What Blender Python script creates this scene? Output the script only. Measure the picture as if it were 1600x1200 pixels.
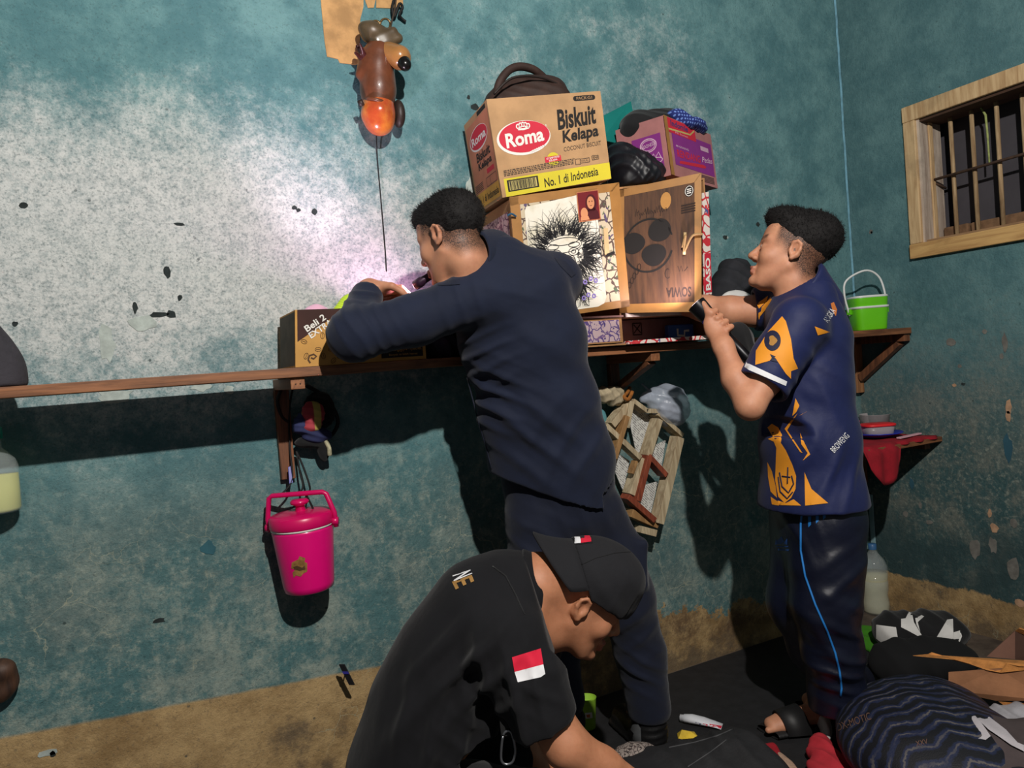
import bpy, bmesh, math, random
import numpy as np
from mathutils import Vector, Matrix
from mathutils.bvhtree import BVHTree
from mathutils.geometry import delaunay_2d_cdt

for _o in list(bpy.data.objects): bpy.data.objects.remove(_o)
SC = bpy.context.scene
COL = SC.collection
random.seed(7); RNG = np.random.default_rng(7)

# ------------------------------------------------------------------ camera
EYE = Vector((0.0, 0.0, 1.25))
FPX, YAW, PIT, ROL = 1150.0, 0.4818716, -0.0226548, -0.0756993
_fw = Vector((math.sin(YAW)*math.cos(PIT), math.cos(YAW)*math.cos(PIT), math.sin(PIT)))
_r0 = Vector((math.cos(YAW), -math.sin(YAW), 0.0)); _u0 = _r0.cross(_fw)
CR = _r0*math.cos(ROL) + _u0*math.sin(ROL)
CU = -_r0*math.sin(ROL) + _u0*math.cos(ROL)
CF = _fw
cam = bpy.data.cameras.new('camera'); cam_o = bpy.data.objects.new('camera', cam); COL.objects.link(cam_o)
cam.sensor_fit = 'HORIZONTAL'; cam.sensor_width = 36.0; cam.lens = FPX/1600*36.0
cam.clip_start = 0.02; cam.clip_end = 50
_m = Matrix((CR, CU, -CF)).transposed().to_4x4(); _m.translation = EYE
cam_o.matrix_world = _m
SC.camera = cam_o

# ------------------------------------------------------------------ light and exposure
w = bpy.data.worlds.new('night'); SC.world = w; w.use_nodes = True
w.node_tree.nodes['Background'].inputs[0].default_value = (0.92, 0.95, 1.0, 1)
w.node_tree.nodes['Background'].inputs[1].default_value = 0.085
SC.view_settings.view_transform = 'Standard'; SC.view_settings.look = 'None'
SC.view_settings.gamma = 1.0; SC.view_settings.use_curve_mapping = False
SC.view_settings.exposure = 0.0
def light(name, kind, loc, power, col, size=.03, aim=None, spot=None, blend=.5):
    l = bpy.data.lights.new(name, kind); l.energy = power; l.color = col
    l.shadow_soft_size = size
    if kind == 'SPOT': l.spot_size = spot; l.spot_blend = blend
    o = bpy.data.objects.new(name, l); COL.objects.link(o); o.location = loc
    if aim is not None: o.rotation_euler = (Vector(aim)-Vector(loc)).to_track_quat('-Z', 'Y').to_euler()
    return o
light('ceiling_bulb', 'POINT', (0.42, -0.25, 2.72), 325, (1.0, 0.955, 0.90), .028)

# room: back wall Y=D, right wall X=XR, floor Z=0
D, XR = 2.302, 3.040

# ------------------------------------------------------------------ geometry helpers
def ray(px, py): return (CF + CR*((px-800)/FPX) - CU*((py-600)/FPX))
def at(px, py, Y):                      # point of the plane y = Y
    d = ray(px, py); return EYE + d*(Y/d.y)
def onX(px, py, X=XR): d = ray(px, py); return EYE + d*(X/d.x)
def onZ(px, py, Z=0.0): d = ray(px, py); return EYE + d*((Z-EYE.z)/d.z)
def atd(px, py, dep): return EYE + ray(px, py)*dep
def pix(p):
    v = Vector(p)-EYE; z = v.dot(CF); return 800+FPX*v.dot(CR)/z, 600-FPX*v.dot(CU)/z, z

ORG = {}
def _finish(name, me, mat, parent, origin):
    o = bpy.data.objects.new(name, me); COL.objects.link(o)
    if parent is not None:
        o.parent = parent; ORG[o.name] = ORG[parent.name]
    else:
        o.location = origin; ORG[o.name] = Vector(origin)
    if mat is not None:
        for m in (mat if isinstance(mat, (list, tuple)) else [mat]): me.materials.append(m)
    return o
def mesh(name, V, F, mat=None, parent=None, smooth=False, midx=None, origin=None):
    V = np.asarray([tuple(v) for v in V] if not isinstance(V, np.ndarray) else V, dtype=np.float64)
    if parent is not None: og = ORG[parent.name]
    elif origin is not None: og = Vector(origin)
    else:
        lo, hi = V.min(0), V.max(0); og = Vector(((lo[0]+hi[0])/2, (lo[1]+hi[1])/2, lo[2]))
    W = V - np.array(og)
    me = bpy.data.meshes.new(name)
    if isinstance(F, np.ndarray):
        n = len(F); k = F.shape[1]
        me.vertices.add(len(W)); me.vertices.foreach_set('co', W.astype(np.float32).ravel())
        me.loops.add(n*k); me.loops.foreach_set('vertex_index', F.astype(np.int32).ravel())
        me.polygons.add(n); me.polygons.foreach_set('loop_start', np.arange(0, n*k, k, dtype=np.int32))
        me.update(calc_edges=True)
    else:
        me.from_pydata(W.tolist(), [], F); me.update()
    if smooth: me.polygons.foreach_set('use_smooth', [True]*len(me.polygons))
    if midx is not None: me.polygons.foreach_set('material_index', midx)
    return _finish(name, me, mat, parent, og)
def empty(name, loc, label, cat, group=None):
    o = bpy.data.objects.new(name, None); COL.objects.link(o); o.location = loc; o.empty_display_size = .05
    ORG[o.name] = Vector(loc); o['label'] = label; o['category'] = cat
    if group: o['group'] = group
    return o
def tag(o, label, cat, group=None):
    o['label'] = label; o['category'] = cat
    if group: o['group'] = group
    return o
def struct(o): o['kind'] = 'structure'; return o

class MB:                               # collects shapes into one mesh
    def __init__(s): s.V = []; s.F = []; s.mi = []
    def add(s, V, F, mi=0):
        b = len(s.V); s.V += [Vector(v) for v in V]; s.F += [[b+i for i in f] for f in F]; s.mi += [mi]*len(F); return s
    def hexa(s, q, mi=0):               # 8 corners: bottom 4 (ccw) then top 4
        return s.add(q, [(3,2,1,0),(4,5,6,7),(0,1,5,4),(1,2,6,5),(2,3,7,6),(3,0,4,7)], mi)
    def box(s, c, h, R=None, mi=0):
        R = R or Matrix.Identity(3); c = Vector(c)
        q = [c + R @ Vector((sx*h[0], sy*h[1], sz*h[2])) for sz in (-1,1) for sx,sy in ((-1,-1),(1,-1),(1,1),(-1,1))]
        return s.hexa(q, mi)
    def beam(s, a, b, wv, hv, mi=0):    # bar from a to b, half-vectors wv and hv
        a, b, wv, hv = map(Vector, (a, b, wv, hv))
        return s.hexa([a-wv-hv, a+wv-hv, a+wv+hv, a-wv+hv, b-wv-hv, b+wv-hv, b+wv+hv, b-wv+hv], mi)
    def tube(s, pts, r, n=10, cap=True, mi=0):
        pts = [Vector(p) for p in pts]; m = len(pts)
        rs = r if isinstance(r, (list, tuple)) else [r]*m
        V = []; up = None
        for i, p in enumerate(pts):
            t = (pts[min(i+1, m-1)]-pts[max(i-1, 0)]).normalized()
            if up is None: up = t.orthogonal().normalized()
            up = (up - t*up.dot(t)); up = up.normalized() if up.length > 1e-6 else t.orthogonal().normalized()
            sd = t.cross(up)
            for k in range(n):
                a = 2*math.pi*k/n; V.append(p + (up*math.cos(a)+sd*math.sin(a))*rs[i])
        F = [(i*n+k, i*n+(k+1) % n, (i+1)*n+(k+1) % n, (i+1)*n+k) for i in range(m-1) for k in range(n)]
        if cap: F += [tuple(range(n-1, -1, -1)), tuple((m-1)*n+k for k in range(n))]
        return s.add(V, F, mi)
    def lathe(s, c, prof, ax=(0,0,1), n=28, sx=1.0, sy=1.0, side=None, mi=0, cap=True, pw=2.0):
        ax = Vector(ax).normalized(); u = Vector(side) if side else ax.orthogonal(); u = (u-ax*u.dot(ax)).normalized(); v = ax.cross(u)
        c = Vector(c); V = []
        for r, z in prof:
            for k in range(n):
                a = 2*math.pi*k/n; ca, sa = math.cos(a), math.sin(a)
                ca = math.copysign(abs(ca)**(2/pw), ca); sa = math.copysign(abs(sa)**(2/pw), sa)
                V.append(c + ax*z + u*(ca*r*sx) + v*(sa*r*sy))
        m = len(prof)
        F = [(i*n+k, i*n+(k+1) % n, (i+1)*n+(k+1) % n, (i+1)*n+k) for i in range(m-1) for k in range(n)]
        if cap: F += [tuple(range(n-1, -1, -1)), tuple((m-1)*n+k for k in range(n))]
        return s.add(V, F, mi)
    def build(s, name, mat, parent=None, smooth=False, bevel=0, origin=None, sub=0, seg=2):
        o = mesh(name, s.V, s.F, mat, parent, smooth, s.mi, origin)
        if bevel:
            b = o.modifiers.new('bevel', 'BEVEL'); b.width = bevel; b.segments = seg; b.limit_method = 'ANGLE'; b.angle_limit = .6
        if sub:
            b = o.modifiers.new('sub', 'SUBSURF'); b.levels = sub; b.render_levels = sub
        return o
def rotz(a): return Matrix.Rotation(a, 3, 'Z')
def spline(pts, n=8, closed=False):
    P = [Vector(p) for p in pts]; out = []; m = len(P)
    for i in range(m if closed else m-1):
        p0, p1, p2, p3 = (P[(i-1) % m], P[i], P[(i+1) % m], P[(i+2) % m]) if closed else (P[max(i-1,0)], P[i], P[i+1], P[min(i+2,m-1)])
        for k in range(n):
            t = k/n; out.append(.5*((2*p1)+(p2-p0)*t+(2*p0-5*p1+4*p2-p3)*t*t+(3*p1-p0-3*p2+p3)*t**3))
    if not closed: out.append(P[-1])
    return out

# ------------------------------------------------------------------ materials
def lin(c):
    f = lambda v: v/12.92 if v <= .04045 else ((v+.055)/1.055)**2.4
    return tuple(f(x/255) for x in c[:3])+(1.0,)
class NT:
    def __init__(s, name):
        s.m = bpy.data.materials.new(name); s.m.use_nodes = True; s.t = s.m.node_tree
        s.b = s.t.nodes['Principled BSDF']
    def n(s, typ, ins=None, **props):
        nd = s.t.nodes.new('ShaderNode'+typ)
        for k, v in props.items(): setattr(nd, k, v)
        for k, v in (ins or {}).items(): s.set(nd.inputs[k], v)
        return nd
    def set(s, sock, v):
        if isinstance(v, bpy.types.NodeSocket): s.t.links.new(v, sock)
        elif isinstance(v, bpy.types.Node): s.t.links.new(v.outputs[0], sock)
        else: sock.default_value = v
    def math(s, op, a, b=0.0, c=0.0, clamp=False): return s.n('Math', {0: a, 1: b, 2: c}, operation=op, use_clamp=clamp).outputs[0]
    def mix(s, f, a, b, mode='MIX'):
        nd = s.n('Mix', data_type='RGBA', blend_type=mode)
        s.set(nd.inputs[0], f); s.set(nd.inputs[6], a); s.set(nd.inputs[7], b); return nd.outputs[2]
    def ss(s, v, lo, hi): return s.n('MapRange', {0: v, 1: lo, 2: hi, 3: 0.0, 4: 1.0}, interpolation_type='SMOOTHSTEP').outputs[0]
    def noise(s, vec, scale, detail=4, rough=.55, dist=0.0): return s.n('TexNoise', {'Vector': vec, 'Scale': scale, 'Detail': detail, 'Roughness': rough, 'Distortion': dist}).outputs[0]
    def obj(s): return s.n('TexCoord').outputs[3]
    def pos(s): return s.n('NewGeometry').outputs[0]
    def xyz(s, v): return s.n('SeparateXYZ', {0: v}).outputs
    def out(s, col=None, rough=None, bump=None, bstr=.3, bdist=.01, **kw):
        if col is not None: s.set(s.b.inputs['Base Color'], col)
        if rough is not None: s.set(s.b.inputs['Roughness'], rough)
        if bump is not None: s.set(s.b.inputs['Normal'], s.n('Bump', {'Height': bump, 'Strength': bstr, 'Distance': bdist}))
        for k, v in kw.items(): s.set(s.b.inputs[k.replace('_', ' ')], v)
        return s.m
_MC = {}
def M(name, col, rough=.7, var=.18, scale=9, bump=.0, bscale=70, spec=None, metal=0, trans=0, ior=1.45, emit=0, alpha=1, sheen=0, coat=0, stretch=None, col2=None):
    if name in _MC: return _MC[name]
    t = NT(name); o = t.obj()
    v = o if not stretch else t.n('VectorMath', {0: o, 1: stretch}, operation='MULTIPLY').outputs[0]
    nz = t.noise(v, scale, 6, .6)
    a = lin(col); lo = tuple(x*(1-var) for x in a[:3])+(1,); hi = tuple(min(1, x*(1+var)) for x in a[:3])+(1,)
    if col2: lo, hi = a, lin(col2)
    c = t.mix(t.ss(nz, .3, .7), lo, hi)
    m = t.out(c, rough, t.noise(v, bscale, 5, .6) if bump else None, bump, .004)
    if spec is not None: t.b.inputs['Specular IOR Level'].default_value = spec
    t.b.inputs['Metallic'].default_value = metal; t.b.inputs['IOR'].default_value = ior
    t.b.inputs['Transmission Weight'].default_value = trans; t.b.inputs['Alpha'].default_value = alpha
    t.b.inputs['Sheen Weight'].default_value = sheen; t.b.inputs['Coat Weight'].default_value = coat
    if emit: t.set(t.b.inputs['Emission Color'], lin(col)); t.b.inputs['Emission Strength'].default_value = emit
    _MC[name] = m; return m

def wall_material(name, side):
    t = NT(name); p = t.pos(); X, Y, Z = t.xyz(p); H = Y if side else X
    n1 = t.noise(p, 1.5, 5, .62, .3); n2 = t.noise(p, 5.5, 9, .76); n3 = t.noise(p, 48, 6, .76); n4 = t.noise(p, 150, 3, .7)
    st = t.n('VectorMath', {0: p, 1: (7, 7, 1.2)}, operation='MULTIPLY').outputs[0]
    nst = t.noise(st, 3.0, 5, .65)
    # paint: deep teal above, chalky lime bloom in the middle, blotchy teal below
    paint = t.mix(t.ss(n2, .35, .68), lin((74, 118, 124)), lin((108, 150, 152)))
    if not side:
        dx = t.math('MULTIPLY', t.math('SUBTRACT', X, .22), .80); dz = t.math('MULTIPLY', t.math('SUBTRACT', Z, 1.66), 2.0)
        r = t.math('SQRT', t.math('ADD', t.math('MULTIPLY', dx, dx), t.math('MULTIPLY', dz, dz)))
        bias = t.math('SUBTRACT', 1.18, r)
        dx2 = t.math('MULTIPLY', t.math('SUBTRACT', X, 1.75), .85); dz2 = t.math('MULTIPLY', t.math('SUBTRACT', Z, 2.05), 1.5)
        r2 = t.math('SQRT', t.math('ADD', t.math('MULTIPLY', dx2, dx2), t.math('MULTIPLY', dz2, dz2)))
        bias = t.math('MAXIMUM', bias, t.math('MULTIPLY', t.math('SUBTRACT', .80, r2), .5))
    else:
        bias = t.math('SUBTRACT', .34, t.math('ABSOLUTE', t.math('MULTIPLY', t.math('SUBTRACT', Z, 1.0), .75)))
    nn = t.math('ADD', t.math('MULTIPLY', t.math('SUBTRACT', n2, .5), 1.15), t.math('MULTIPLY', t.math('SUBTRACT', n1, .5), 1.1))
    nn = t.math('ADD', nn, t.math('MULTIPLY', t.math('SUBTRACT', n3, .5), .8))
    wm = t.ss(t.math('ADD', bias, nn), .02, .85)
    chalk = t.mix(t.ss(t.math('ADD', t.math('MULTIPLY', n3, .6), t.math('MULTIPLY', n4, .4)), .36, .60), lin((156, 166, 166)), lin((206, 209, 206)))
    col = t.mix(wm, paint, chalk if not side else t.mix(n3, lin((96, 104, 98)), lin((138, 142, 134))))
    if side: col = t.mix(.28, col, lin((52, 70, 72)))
    # lower zone: stained, greyer
    lowz = t.ss(Z, 1.25, .75)
    blot = t.ss(t.math('ADD', t.math('ADD', t.math('MULTIPLY', n2, .75), t.math('MULTIPLY', n3, .30)), t.math('MULTIPLY', t.math('SUBTRACT', nst, .5), .28)), .44, .66)
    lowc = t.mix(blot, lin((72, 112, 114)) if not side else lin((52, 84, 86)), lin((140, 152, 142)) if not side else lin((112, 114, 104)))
    lowc = t.mix(t.math('MULTIPLY', t.ss(n1, .45, .66), .75), lowc, lin((86, 104, 102)))
    lowc = t.mix(t.math('MULTIPLY', t.ss(n3, .50, .70), .6), lowc, lin((158, 166, 152)))
    lowc = t.mix(t.math('MULTIPLY', t.ss(n3, .47, .34), .45), lowc, lin((50, 78, 80)))
    col = t.mix(t.math('MULTIPLY', lowz, .93), col, lowc)
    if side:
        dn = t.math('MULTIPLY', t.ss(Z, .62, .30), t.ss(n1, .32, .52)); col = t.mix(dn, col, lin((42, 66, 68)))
    # bare ochre render above the floor
    if not side:
        edge = t.math('SUBTRACT', .372, t.math('MULTIPLY', X, .07))
        rag = t.math('MULTIPLY', t.math('SUBTRACT', n2, .5), t.math('ADD', .012, t.math('MULTIPLY', t.ss(X, 1.2, 1.6), .34)))
        edge = t.math('SUBTRACT', edge, t.math('MULTIPLY', t.ss(X, 1.5, 2.6), .04))
    else:
        edge = .172; rag = t.math('MULTIPLY', t.math('SUBTRACT', n2, .5), .12)
    sf = t.ss(t.math('SUBTRACT', t.math('ADD', edge, rag), Z), -.006, .006)
    och = t.mix(t.ss(n2, .3, .7), lin((134, 106, 66)), lin((190, 160, 112)))
    och = t.mix(t.math('MULTIPLY', t.ss(t.math('ADD', t.noise(p, 4.1, 10, .7), t.math('MULTIPLY', t.math('SUBTRACT', .25, Z), .55)), .52, .66), .8), och, lin((92, 78, 62)))
    if not side:
        brown = t.math('MULTIPLY', t.ss(t.noise(p, 7, 11, .75), .42, .62), t.math('MULTIPLY', t.ss(X, 1.5, 1.75), t.ss(Z, .03, .12)))
        och = t.mix(t.math('MULTIPLY', brown, .8), och, lin((84, 58, 38)))
    col = t.mix(sf, col, och)
    col = t.mix(t.math('MULTIPLY', t.ss(n4, .46, .32), .32), col, lin((48, 62, 62)))
    # hairline cracks and pits
    wp = t.n('VectorMath', {0: p, 1: t.n('VectorMath', {0: t.n('TexNoise', {'Vector': p, 'Scale': 5.0, 'Detail': 6.0}).outputs[1], 1: (.28, .28, .28)}, operation='MULTIPLY').outputs[0]}, operation='ADD').outputs[0]
    ce = t.n('TexVoronoi', {'Vector': wp, 'Scale': 6.5}, feature='DISTANCE_TO_EDGE').outputs[0]
    crack = t.math('MULTIPLY', t.ss(ce, .012, .0), t.math('MULTIPLY', t.ss(n1, .5, .6), t.ss(Z, 1.0, .7)))
    col = t.mix(t.math('MULTIPLY', crack, .6), col, lin((176, 176, 150)))
    pv = t.n('TexVoronoi', {'Vector': p, 'Scale': 17.0, 'Randomness': 1.0}); spot = t.math('MULTIPLY', t.ss(pv.outputs[0], .085, .05), t.ss(n2, .5, .6))
    col = t.mix(t.math('MULTIPLY', spot, .75), col, lin((40, 58, 58)))
    return t.out(col, .82, t.noise(p, 26, 7, .76), .6, .014)

def wood_material(name, dark, light_, sc=1.0, axis=0, rough=.62):
    t = NT(name); o = t.obj(); k = [14, 14, 14]; k[axis] = 1.1
    v = t.n('VectorMath', {0: o, 1: tuple(x*sc for x in k)}, operation='MULTIPLY').outputs[0]
    g = t.noise(v, 3.2, 9, .65, .6); g2 = t.noise(o, 5, 5, .6)
    c = t.mix(t.ss(g, .32, .68), lin(dark), lin(light_)); c = t.mix(t.math('MULTIPLY', t.ss(g2, .52, .7), .35), c, lin(tuple(x*.55 for x in dark)))
    return t.out(c, rough, g, .25, .004)

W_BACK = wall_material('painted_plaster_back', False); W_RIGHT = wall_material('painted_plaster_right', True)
WOOD = wood_material('shelf_wood', (92, 56, 34), (150, 98, 62), 1, 0)
WOODV = wood_material('post_wood', (74, 44, 28), (128, 80, 50), 1, 2)
FRAMEW = wood_material('window_wood', (166, 132, 92), (208, 178, 134), 1, 2, .8)
BLACK = M('black_cloth', (17, 17, 19), .92, .3, 14, .3, 90, sheen=.15)
# ------------------------------------------------------------------ the room
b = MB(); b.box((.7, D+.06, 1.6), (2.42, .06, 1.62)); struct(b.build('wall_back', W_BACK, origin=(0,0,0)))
WY0, WY1, WZ0, WZ1 = 1.02, 1.948, 1.645, 2.163          # window opening in the right wall
b = MB()
b.box((XR+.07, .15, 1.6), (.07, WY0-.15, 1.62)); b.box((XR+.07, (WY1+D+.12)/2, 1.6), (.07, (D+.12-WY1)/2, 1.62))
b.box((XR+.07, (WY0+WY1)/2, WZ0/2-.01), (.07, (WY1-WY0)/2, WZ0/2+.01)); b.box((XR+.07, (WY0+WY1)/2, (WZ1+3.22)/2), (.07, (WY1-WY0)/2, (3.22-WZ1)/2))
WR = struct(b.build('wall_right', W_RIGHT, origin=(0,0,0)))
t = NT('cement_floor'); p = t.pos(); n = t.noise(p, 6, 9, .65); n_b = t.noise(p, 40, 6, .6)
FLOORM = t.out(t.mix(t.ss(n, .3, .7), lin((62, 52, 46)), lin((104, 92, 80))), .75, n_b, .3, .005)
b = MB(); b.box((.7, .55, -.03), (2.42, 1.76, .03)); struct(b.build('floor', FLOORM, origin=(0,0,0)))
b = MB()
P0 = onZ(1262, 992); b.add([(-1.2,-.9,.004),(2.95,-.9,.004),(2.95,1.55,.004),(2.62,1.75,.004),(2.56,2.29,.004),(-1.2,2.29,.004)], [(0,1,2,3,4,5)])
b.add([(-1.2,-.9,.0),(2.95,-.9,.0),(2.95,1.55,.0),(2.62,1.75,.0),(2.56,2.29,.0),(-1.2,2.29,.0)], [(5,4,3,2,1,0)])
b.F += [(i+6, (i+1) % 6+6, (i+1) % 6, i) for i in range(6)]; b.mi += [0]*6
tag(b.build('floor_mat', M('black_mat', (30, 30, 32), .7, .2, 20, .25, 120), None), 'black sheet mat covering most of the floor', 'mat')

# corner seam: a thin ridge of pale blue filler running down the corner
b = MB(); pts = [(XR-.004+random.uniform(-.002,.002), D-.004, z) for z in np.linspace(1.3, 3.2, 30)]
b.tube(pts, .005, 6); struct(b.build('trim_1', M('corner_filler', (112, 160, 178), .8, .3, 12)))

# chips and flakes on the walls (own outline, slightly proud)
def blob(c, u, v, ru, rv, n, th, mat, name, par, rot=0, jag=.25, nrm=None):
    c, u, v = Vector(c), Vector(u), Vector(v); nrm = nrm or u.cross(v).normalized()
    V = []
    for k in range(n):
        a = 2*math.pi*k/n; r = 1+random.uniform(-jag, jag); x, y = ru*math.cos(a)*r, rv*math.sin(a)*r
        x, y = x*math.cos(rot)-y*math.sin(rot), x*math.sin(rot)+y*math.cos(rot); V.append(c+u*x+v*y)
    m = MB(); m.add([p_-nrm*.002 for p_ in V]+[p_+nrm*th for p_ in V], [tuple(range(n, 2*n))]+[(k, (k+1) % n, (k+1) % n+n, k+n) for k in range(n)])
    return m.build(name, mat, par)
WB = bpy.data.objects['wall_back']
CHIP = M('pale_plaster', (168, 178, 172), .9, .2, 30, .3); PIT = M('dark_pit', (38, 46, 46), .95, .3, 30)
OCH = M('bare_ochre_plaster', (178, 138, 90), .9, .25, 18, .4, 90)
U_, V_, N_ = Vector((1,0,0)), Vector((0,0,1)), Vector((0,-1,0))
for (px, py, ru, rv, kind) in [(222,504,.034,.024,1),(315,604,.026,.014,1),(358,609,.014,.011,1),(168,540,.02,.05,1),(180,618,.045,.018,1),(735,292,.022,.03,1),
    (460,325,.008,.006,0),(466,329,.007,.006,0),(491,331,.012,.012,0),(260,424,.009,.018,0),(281,465,.007,.010,0),(247,491,.024,.007,0),(268,491,.012,.012,0),(211,482,.006,.016,0),
    (281,350,.014,.004,0),(37,320,.011,.008,0),(24,506,.006,.007,0),(325,857,.018,.02,2),(248,970,.016,.006,0),(742,168,.014,.012,0),(732,152,.006,.008,0),(1148,388,.0,.0,0),
    (1184,351,.010,.010,0),(1133,371,.012,.010,0),(1136,371,.006,.006,1),(75,1176,.02,.008,1),(82,1177,.008,.008,0),(1283,328,.008,.007,0)]:
    if ru: blob(at(px, py, D), U_, V_, ru, rv, 13 if kind else 9, .0016, [PIT, CHIP, M('teal_stain', (44, 88, 98), .85, .2)][kind], ['paint_pit','plaster_flake','paint_stain'][kind], WB, 0, .3, N_)
b = MB()                                                    # bare patch at the top of the wall
for poly in [[(500,-14),(504,30),(507,62),(511,88),(528,92),(531,98),(556,101),(566,96),(562,78),(563,30),(568,10),(568,-14)],[(566,-14),(572,4),(575,12),(584,12),(590,-14)],[(588,-14),(588,12),(612,13),(630,9),(629,-14)]]:
    V = [at(x, y, D-.003) for x, y in poly]; n = len(V)
    b.add(V+[v+Vector((0,.003,0)) for v in V], [tuple(range(n-1,-1,-1))]+[(k, (k+1) % n, (k+1) % n+n, k+n) for k in range(n)])
b.build('bare_plaster_patch', OCH, WB)
U2, N2 = Vector((0,-1,0)), Vector((-1,0,0))
for (px, py, ru, rv, kind) in [(1523,858,.022,.042,1),(1547,802,.008,.018,2),(1554,825,.016,.018,2),(1552,852,.016,.032,1),(1583,890,.024,.05,1),(1415,803,.014,.014,1),(1438,789,.007,.014,1),(1452,816,.016,.010,1),
    (1575,650,.009,.022,2),(1576,636,.012,.03,2),(1565,556,.008,.012,1),(1570,535,.010,.034,1),(1539,518,.009,.009,1),(1500,572,.008,.008,1),(1491,602,.009,.007,2),(1486,535,.018,.018,1),(1594,942,.018,.018,2),(1361,362,.009,.009,1),(1362,363,.005,.005,0),(1505,600,.008,.006,0),(1575,700,.016,.05,3),(1425,756,.010,.026,3),(1584,818,.012,.018,1)]:
    blob(onX(px, py), U2, V_, ru, rv, 12, .0016, [PIT, M('grey_plaster', (112, 110, 104), .9, .25, 30, .3), M('tan_plaster', (178, 142, 112), .9, .25, 30), M('blue_stain', (46, 88, 104), .85)][kind], ['paint_pit','plaster_flake','plaster_flake','paint_stain'][kind], WR, 0, .22, N2)

# barred window in the right wall
win = bpy.data.objects.new('window_1', None); COL.objects.link(win); win.location = (XR, 1.5, WZ0); ORG['window_1'] = Vector(win.location); struct(win)
yA, yB, zA, zB = WY0-.055, WY1+.055, WZ0-.062, WZ1+.066
def fr(name, lo, hi, m=FRAMEW, bev=.004):
    b = MB(); lo, hi = Vector(lo), Vector(hi); b.box((lo+hi)/2, (hi-lo)/2); return b.build(name, m, win, bevel=bev)
fr('frame_rail', (XR-.018, yA, WZ1), (XR+.0, yB, zB)); fr('frame_rail', (XR-.022, yA-.01, zA), (XR+.0, yB, WZ0), wood_material('sill_wood', (170,128,78), (205,165,105), 1, 1, .8))
fr('frame_stile', (XR-.018, WY1, WZ0), (XR+.0, yB-.002, WZ1)); fr('frame_stile', (XR-.018, yA, WZ0), (XR+.0, WY0, WZ1))
JAMB = wood_material('pale_jamb', (150, 132, 118), (196, 182, 166), 1, 2, .8)
fr('jamb', (XR-.004, WY1-.012, WZ0), (XR+.14, WY1+.001, WZ1), JAMB, 0); fr('jamb', (XR-.004, WY0, WZ0), (XR+.14, WY0+.012, WZ1), JAMB, 0)
fr('jamb_strip', (XR+.05, WY1-.02, WZ0), (XR+.075, WY1-.012, WZ1), FRAMEW, .002)
fr('head_board', (XR, WY0, WZ1-.012), (XR+.14, WY1, WZ1), M('dark_wood', (66, 44, 30), .8), 0); fr('sill_board', (XR, WY0, WZ0), (XR+.14, WY1, WZ0+.010), wood_material('sill2', (120,90,62), (160,126,90), 1, 1, .8), 0)
fr('night_backing', (XR+.19, WY0-.2, WZ0-.25), (XR+.21, WY1+.35, WZ1+.25), M('night_dark', (66, 63, 68), .9, .1), 0)  # dark board added behind the bars as the darkness of the night outside
BARM = wood_material('bar_wood', (132, 104, 72), (186, 160, 122), 1.4, 2, .85)
XB = XR+.085
for (x1, y1, x2, y2) in [(1483,182,1497,366),(1516,172,1530,358),(1555,157,1569,350),(1596,143,1609,341),(1640,126,1652,332),(1690,108,1700,322)]:
    a, c = onX(x1, y1, XB), onX(x2, y2, XB); mid = (a+c)/2; b = MB()
    b.tube([(XB, mid.y, WZ0+.008), (XB+.002, mid.y+.001, (WZ0+WZ1)/2), (XB, mid.y, WZ1-.01)], .0085, 10); b.build('window_bar', BARM, win, True)
b = MB(); b.tube([(XB-.02, WY1-.006, onX(1456,282,XB-.02).z), (XB-.014, 1.5, onX(1600,240,XB-.014).z+.0), (XB-.012, WY0+.01, onX(1600,240,XB).z)], .006, 8); b.build('cross_bar', M('rusty_iron', (74, 54, 42), .8, .3, 30), win, True)
b = MB(); b.tube([onX(1456,284,XB-.02), onX(1478,294,XB+.05)], .005, 8); b.build('bar_hook', M('rusty_iron', (74,54,42)), win, True)
b = MB(); b.tube([onX(1532,167,XB+.01), onX(1540,180,XB+.01), onX(1543,210,XB+.012), onX(1546,254,XB-.004)], [.004,.0045,.004,.0035], 8); b.build('twig', M('green_twig', (150, 160, 96), .8, .3, 40), win, True)
BR = M('old_brick', (112, 84, 60), .95, .3, 20, .5, 60)
y = WY1-.016
for k in range(6):
    L = random.uniform(.085, .125); hh = random.uniform(.048, .058); b = MB(); b.box((XR+.122, y-L/2, WZ0+.010+hh/2), (.016, L/2-.003, hh/2), rotz(random.uniform(-.03,.03)))
    b.build('brick', BR, win, bevel=.006); y -= L+.004
    if y < WY0+.13: break
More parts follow.
